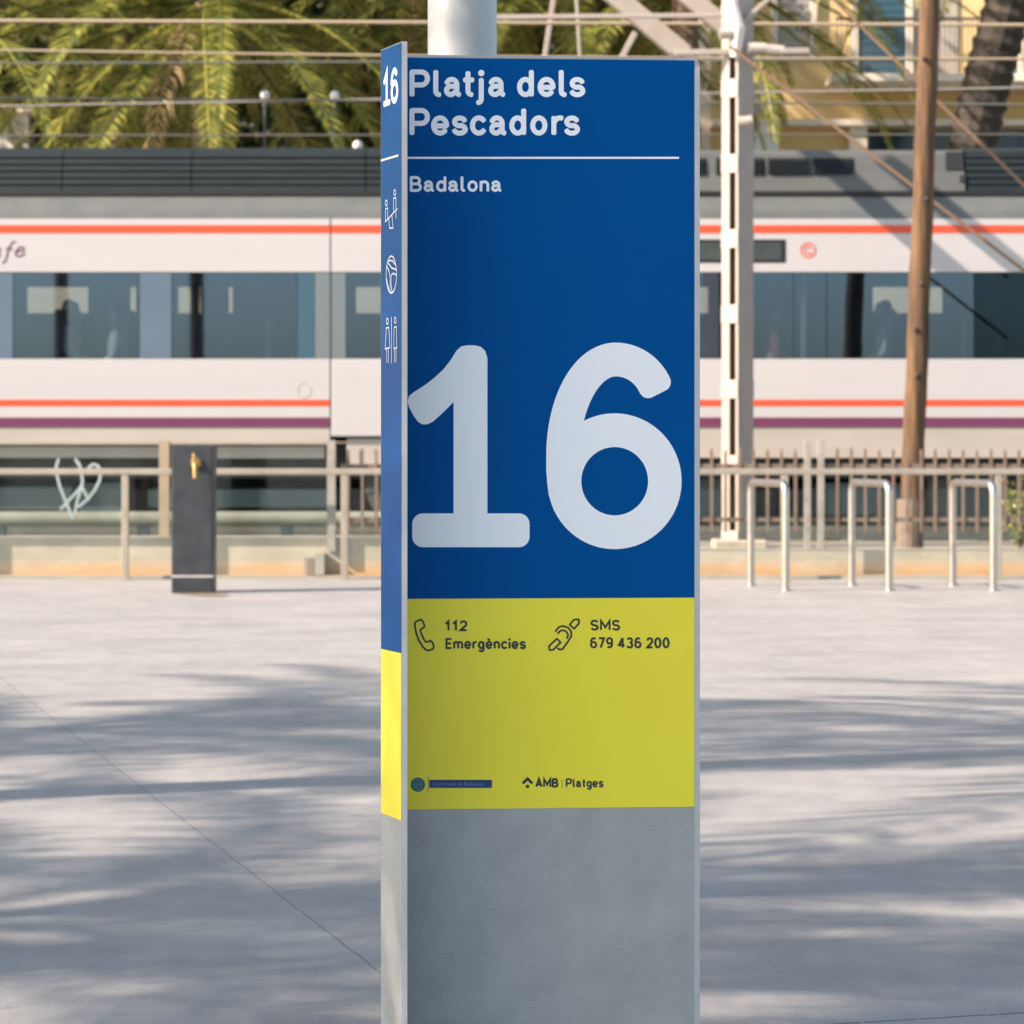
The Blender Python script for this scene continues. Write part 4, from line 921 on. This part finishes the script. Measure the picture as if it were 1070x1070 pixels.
def make_trunk(pts, r0, r1, seg=14, seed=1):
    rng = random.Random(seed); n = len(pts); P = []; rr = []
    total = 90
    for i in range(total+1):
        t = i/total; fi = min(t*(n-1), n-1.001); k = int(fi); P.append(Vector(pts[k]).lerp(Vector(pts[k+1]), fi-k))
        base = r0 + (r1-r0)*t; rr.append(base*(1 + (.07 if i % 2 else -.05) + rng.uniform(-.02,.02)) * (1.25 - .25*min(1, t*12)))
    mb = MB(); mb.tube(P, rr, seg); return mb
crowns = {}
def palm(x, y, z0, hz, label, group, r=.19, lean=(0,0), crown=0, rot=0.0, trunk_top=None, scale=1.0, bark='bark'):
    E = empty('palm_tree', (x, y, z0), label, 'palm', group)
    top = Vector((x+lean[0], y+lean[1], hz))
    pts = [Vector((x,y,z0)), Vector((x+lean[0]*.25, y+lean[1]*.25, z0+(hz-z0)*.34)), Vector((x+lean[0]*.62, y+lean[1]*.62, z0+(hz-z0)*.68)), top]
    make_trunk(pts, r*1.12, r*.95, seed=int(abs(x*10)+y)).build('trunk', M[bark], E)
    if crown not in crowns:
        seeds = [(11, 76, 4.9, 1, 116, 140, .0095, .40, .08, 34), (23, 52, 4.2, 1, 116, 140, .0095, .40, .10, 36), (5, 62, 4.9, 1, 116, 140, .0095, .42, .10, 36), (41, 26, 4.0, 0, 92), (57, 30, 4.2, 0, 92), (77, 46, 4.0, 0, 100, 50, .025), (91, 46, 4.3, 1, 112, 130, .0095, .40, .12, 40)][crown]
        cr, dy = palm_meshes(*seeds)
        o = cr.build('crown', M['leaf']); o2 = dy.build('dry_fronds', M['dry_leaf']); crowns[crown] = (o.data, o2.data)
        bpy.data.objects.remove(o); bpy.data.objects.remove(o2)
    for nm, me in zip(('crown', 'dry_fronds'), crowns[crown]):
        o = bpy.data.objects.new(nm, me); col.objects.link(o); o.parent = E; o.location = top - Vector((x,y,z0)); o.rotation_euler = (0,0,rot); o.scale = (scale,)*3
    return E
gp = 'palms beyond the train'
def bpalm(px, D, ytop, label, **kw): return palm(X(px,D), D, .3, Z(ytop,D), label, gp, **kw)
bpalm(216, 39, 2, 'palm with a straight sunlit trunk behind the train, left half', r=.19, crown=0, rot=.3)
bpalm(128, 44, -45, 'palm with a dark slim trunk behind the drooping left fronds', r=.16, crown=1, rot=1.7)
bpalm(-95, 40, -10, 'palm at far left with long yellow drooping fronds', r=.2, crown=2, rot=2.2)
bpalm(432, 43, -62, 'palm standing behind the left edge of the totem', r=.2, crown=1, rot=.9)
bpalm(600, 42, -60, 'palm standing behind the top of the totem', r=.2, crown=0, rot=2.9)
bpalm(716, 41, -42, 'palm behind the cream mast with fronds hanging over the ochre wall', r=.2, crown=6, rot=1.0, scale=.95)
bpalm(938, 40, -150, 'leaning palm with a thick trunk coloured dark for shade in front of the balcony', r=.33, crown=6, rot=5.0, lean=(2.1,0), scale=.9, bark='bark_dark')  # shade on this trunk is put into the darker bark colour

def broad_tree(x, y, z0, zc, rad, label, seed, n=2600, name='evergreen_tree'):
    rng = random.Random(seed); n = 8000; rad *= 1.45; E = empty(name, (x,y,z0), label, 'tree', 'dark trees behind the palms')
    mb = MB(); mb.tube([(x,y,z0),(x+.1,y,z0+(zc-z0)*.5),(x-.05,y,zc)], [.16,.12,.08], 10)
    for k in range(6):
        a = k*1.05; mb.tube([(x,y,zc-rad*.6),(x+math.cos(a)*rad*.4,y+math.sin(a)*rad*.4,zc),(x+math.cos(a)*rad*.7,y+math.sin(a)*rad*.7,zc+rad*.3)], [.06,.04,.02], 6)
    mb.build('trunk', M['bark_dark'], E)
    cl = [(Vector((rng.gauss(0,.45), rng.gauss(0,.45), rng.gauss(0,.4)))*rad, rng.uniform(.25,.5)*rad) for _ in range(22)]
    mb = MB(); c = Vector((x,y,zc))
    for i in range(n):
        o_, r_ = rng.choice(cl); d = Vector((rng.gauss(0,1),rng.gauss(0,1),rng.gauss(0,1))).normalized()*r_*rng.random()**.4; p = c+o_+d
        u = Vector((rng.gauss(0,1),rng.gauss(0,1),rng.gauss(0,1))).normalized(); v = u.cross(Vector((rng.gauss(0,1),rng.gauss(0,1),rng.gauss(0,1)))).normalized(); s = rng.uniform(.06,.13)
        mb.add([p-u*s, p+v*s*.5, p+u*s, p-v*s*.5], [(0,1,2,3)])
    mb.build('crown', M['leaf_dark'], E)
for px, D, yc, rad, lb, sd in ((318,48,95,1.6,'dark evergreen tree behind the globe lamps',1), (262,49,40,1.7,'dark evergreen tree right of the sunlit palm trunk',2), (170,49,90,1.5,'dark evergreen tree between the two left palm trunks',3), (372,47.5,60,1.5,'dark evergreen tree beside the left edge of the totem',4), (560,48,20,1.6,'dark evergreen tree above the middle of the totem',5), (668,48.5,10,1.4,'dark evergreen tree left of the cream mast',6), (60,48.5,60,1.7,'dark evergreen tree behind the far left fronds',7), (215,48.2,20,1.5,'dark evergreen tree behind the sunlit palm trunk',8)):
    broad_tree(X(px,D), D, .3, Z(yc,D), rad, lb, sd)
# bush at the right edge
rng = random.Random(9); D = 28.2; E = empty('bush', (X(1066,D), D, .2), 'small yellow-green bush behind the railing at the right edge', 'bush')
mb = MB()
for i in range(500):
    p = at(1068, 535, D) + Vector((rng.gauss(0,.09), rng.gauss(0,.09), rng.gauss(0,.13))); u = Vector((rng.gauss(0,1),rng.gauss(0,1),rng.gauss(0,1))).normalized(); v = u.orthogonal().normalized()
    mb.add([p-u*.035, p+v*.015, p+u*.035, p-v*.015], [(0,1,2,3)])
mb.build('leaves', M['leaf'], E)
mb = MB()
for k in range(5): mb.tube([(X(1066,D),D,.2), at(1060+4*k, 545, D), at(1056+6*k, 525, D)], [.01,.008,.004], 6)
mb.build('stem', M['bark_dark'], E)

# palms on the plaza to the left, outside the photo: their crowns shade the paving
gp2 = 'plaza palms whose shadows cross the paving'
sh = 7.5/math.tan(EL)
def splaza(cx, cy, label, crown, rot, h=7.5, sc=1.0):
    L_ = h/math.tan(EL); palm(cx - L_*math.cos(AZ), cy - L_*math.sin(AZ), 0, h, label, gp2, crown=crown, rot=rot, scale=sc, r=.14)
splaza(-2.4, 12.8, 'plaza palm outside the left edge, casting the streaks left of the totem', 3, .4, 7.4, .95)
splaza(2.74, 12.2, 'plaza palm outside the left edge, casting the dapples right of the totem', 4, 1.1, 7.0, .95)
splaza(3.2, 6.7, 'plaza palm outside the left edge, shading the totem itself', 5, 2.0, 7.2, .85)
splaza(-1.9, 7.7, 'plaza palm outside the left edge, shading the paving at lower left', 4, 4.2, 7.0, .95)
splaza(.6, 4.6, 'plaza palm outside the left edge, shading the paving nearest the camera', 4, .2, 7.6, .9)
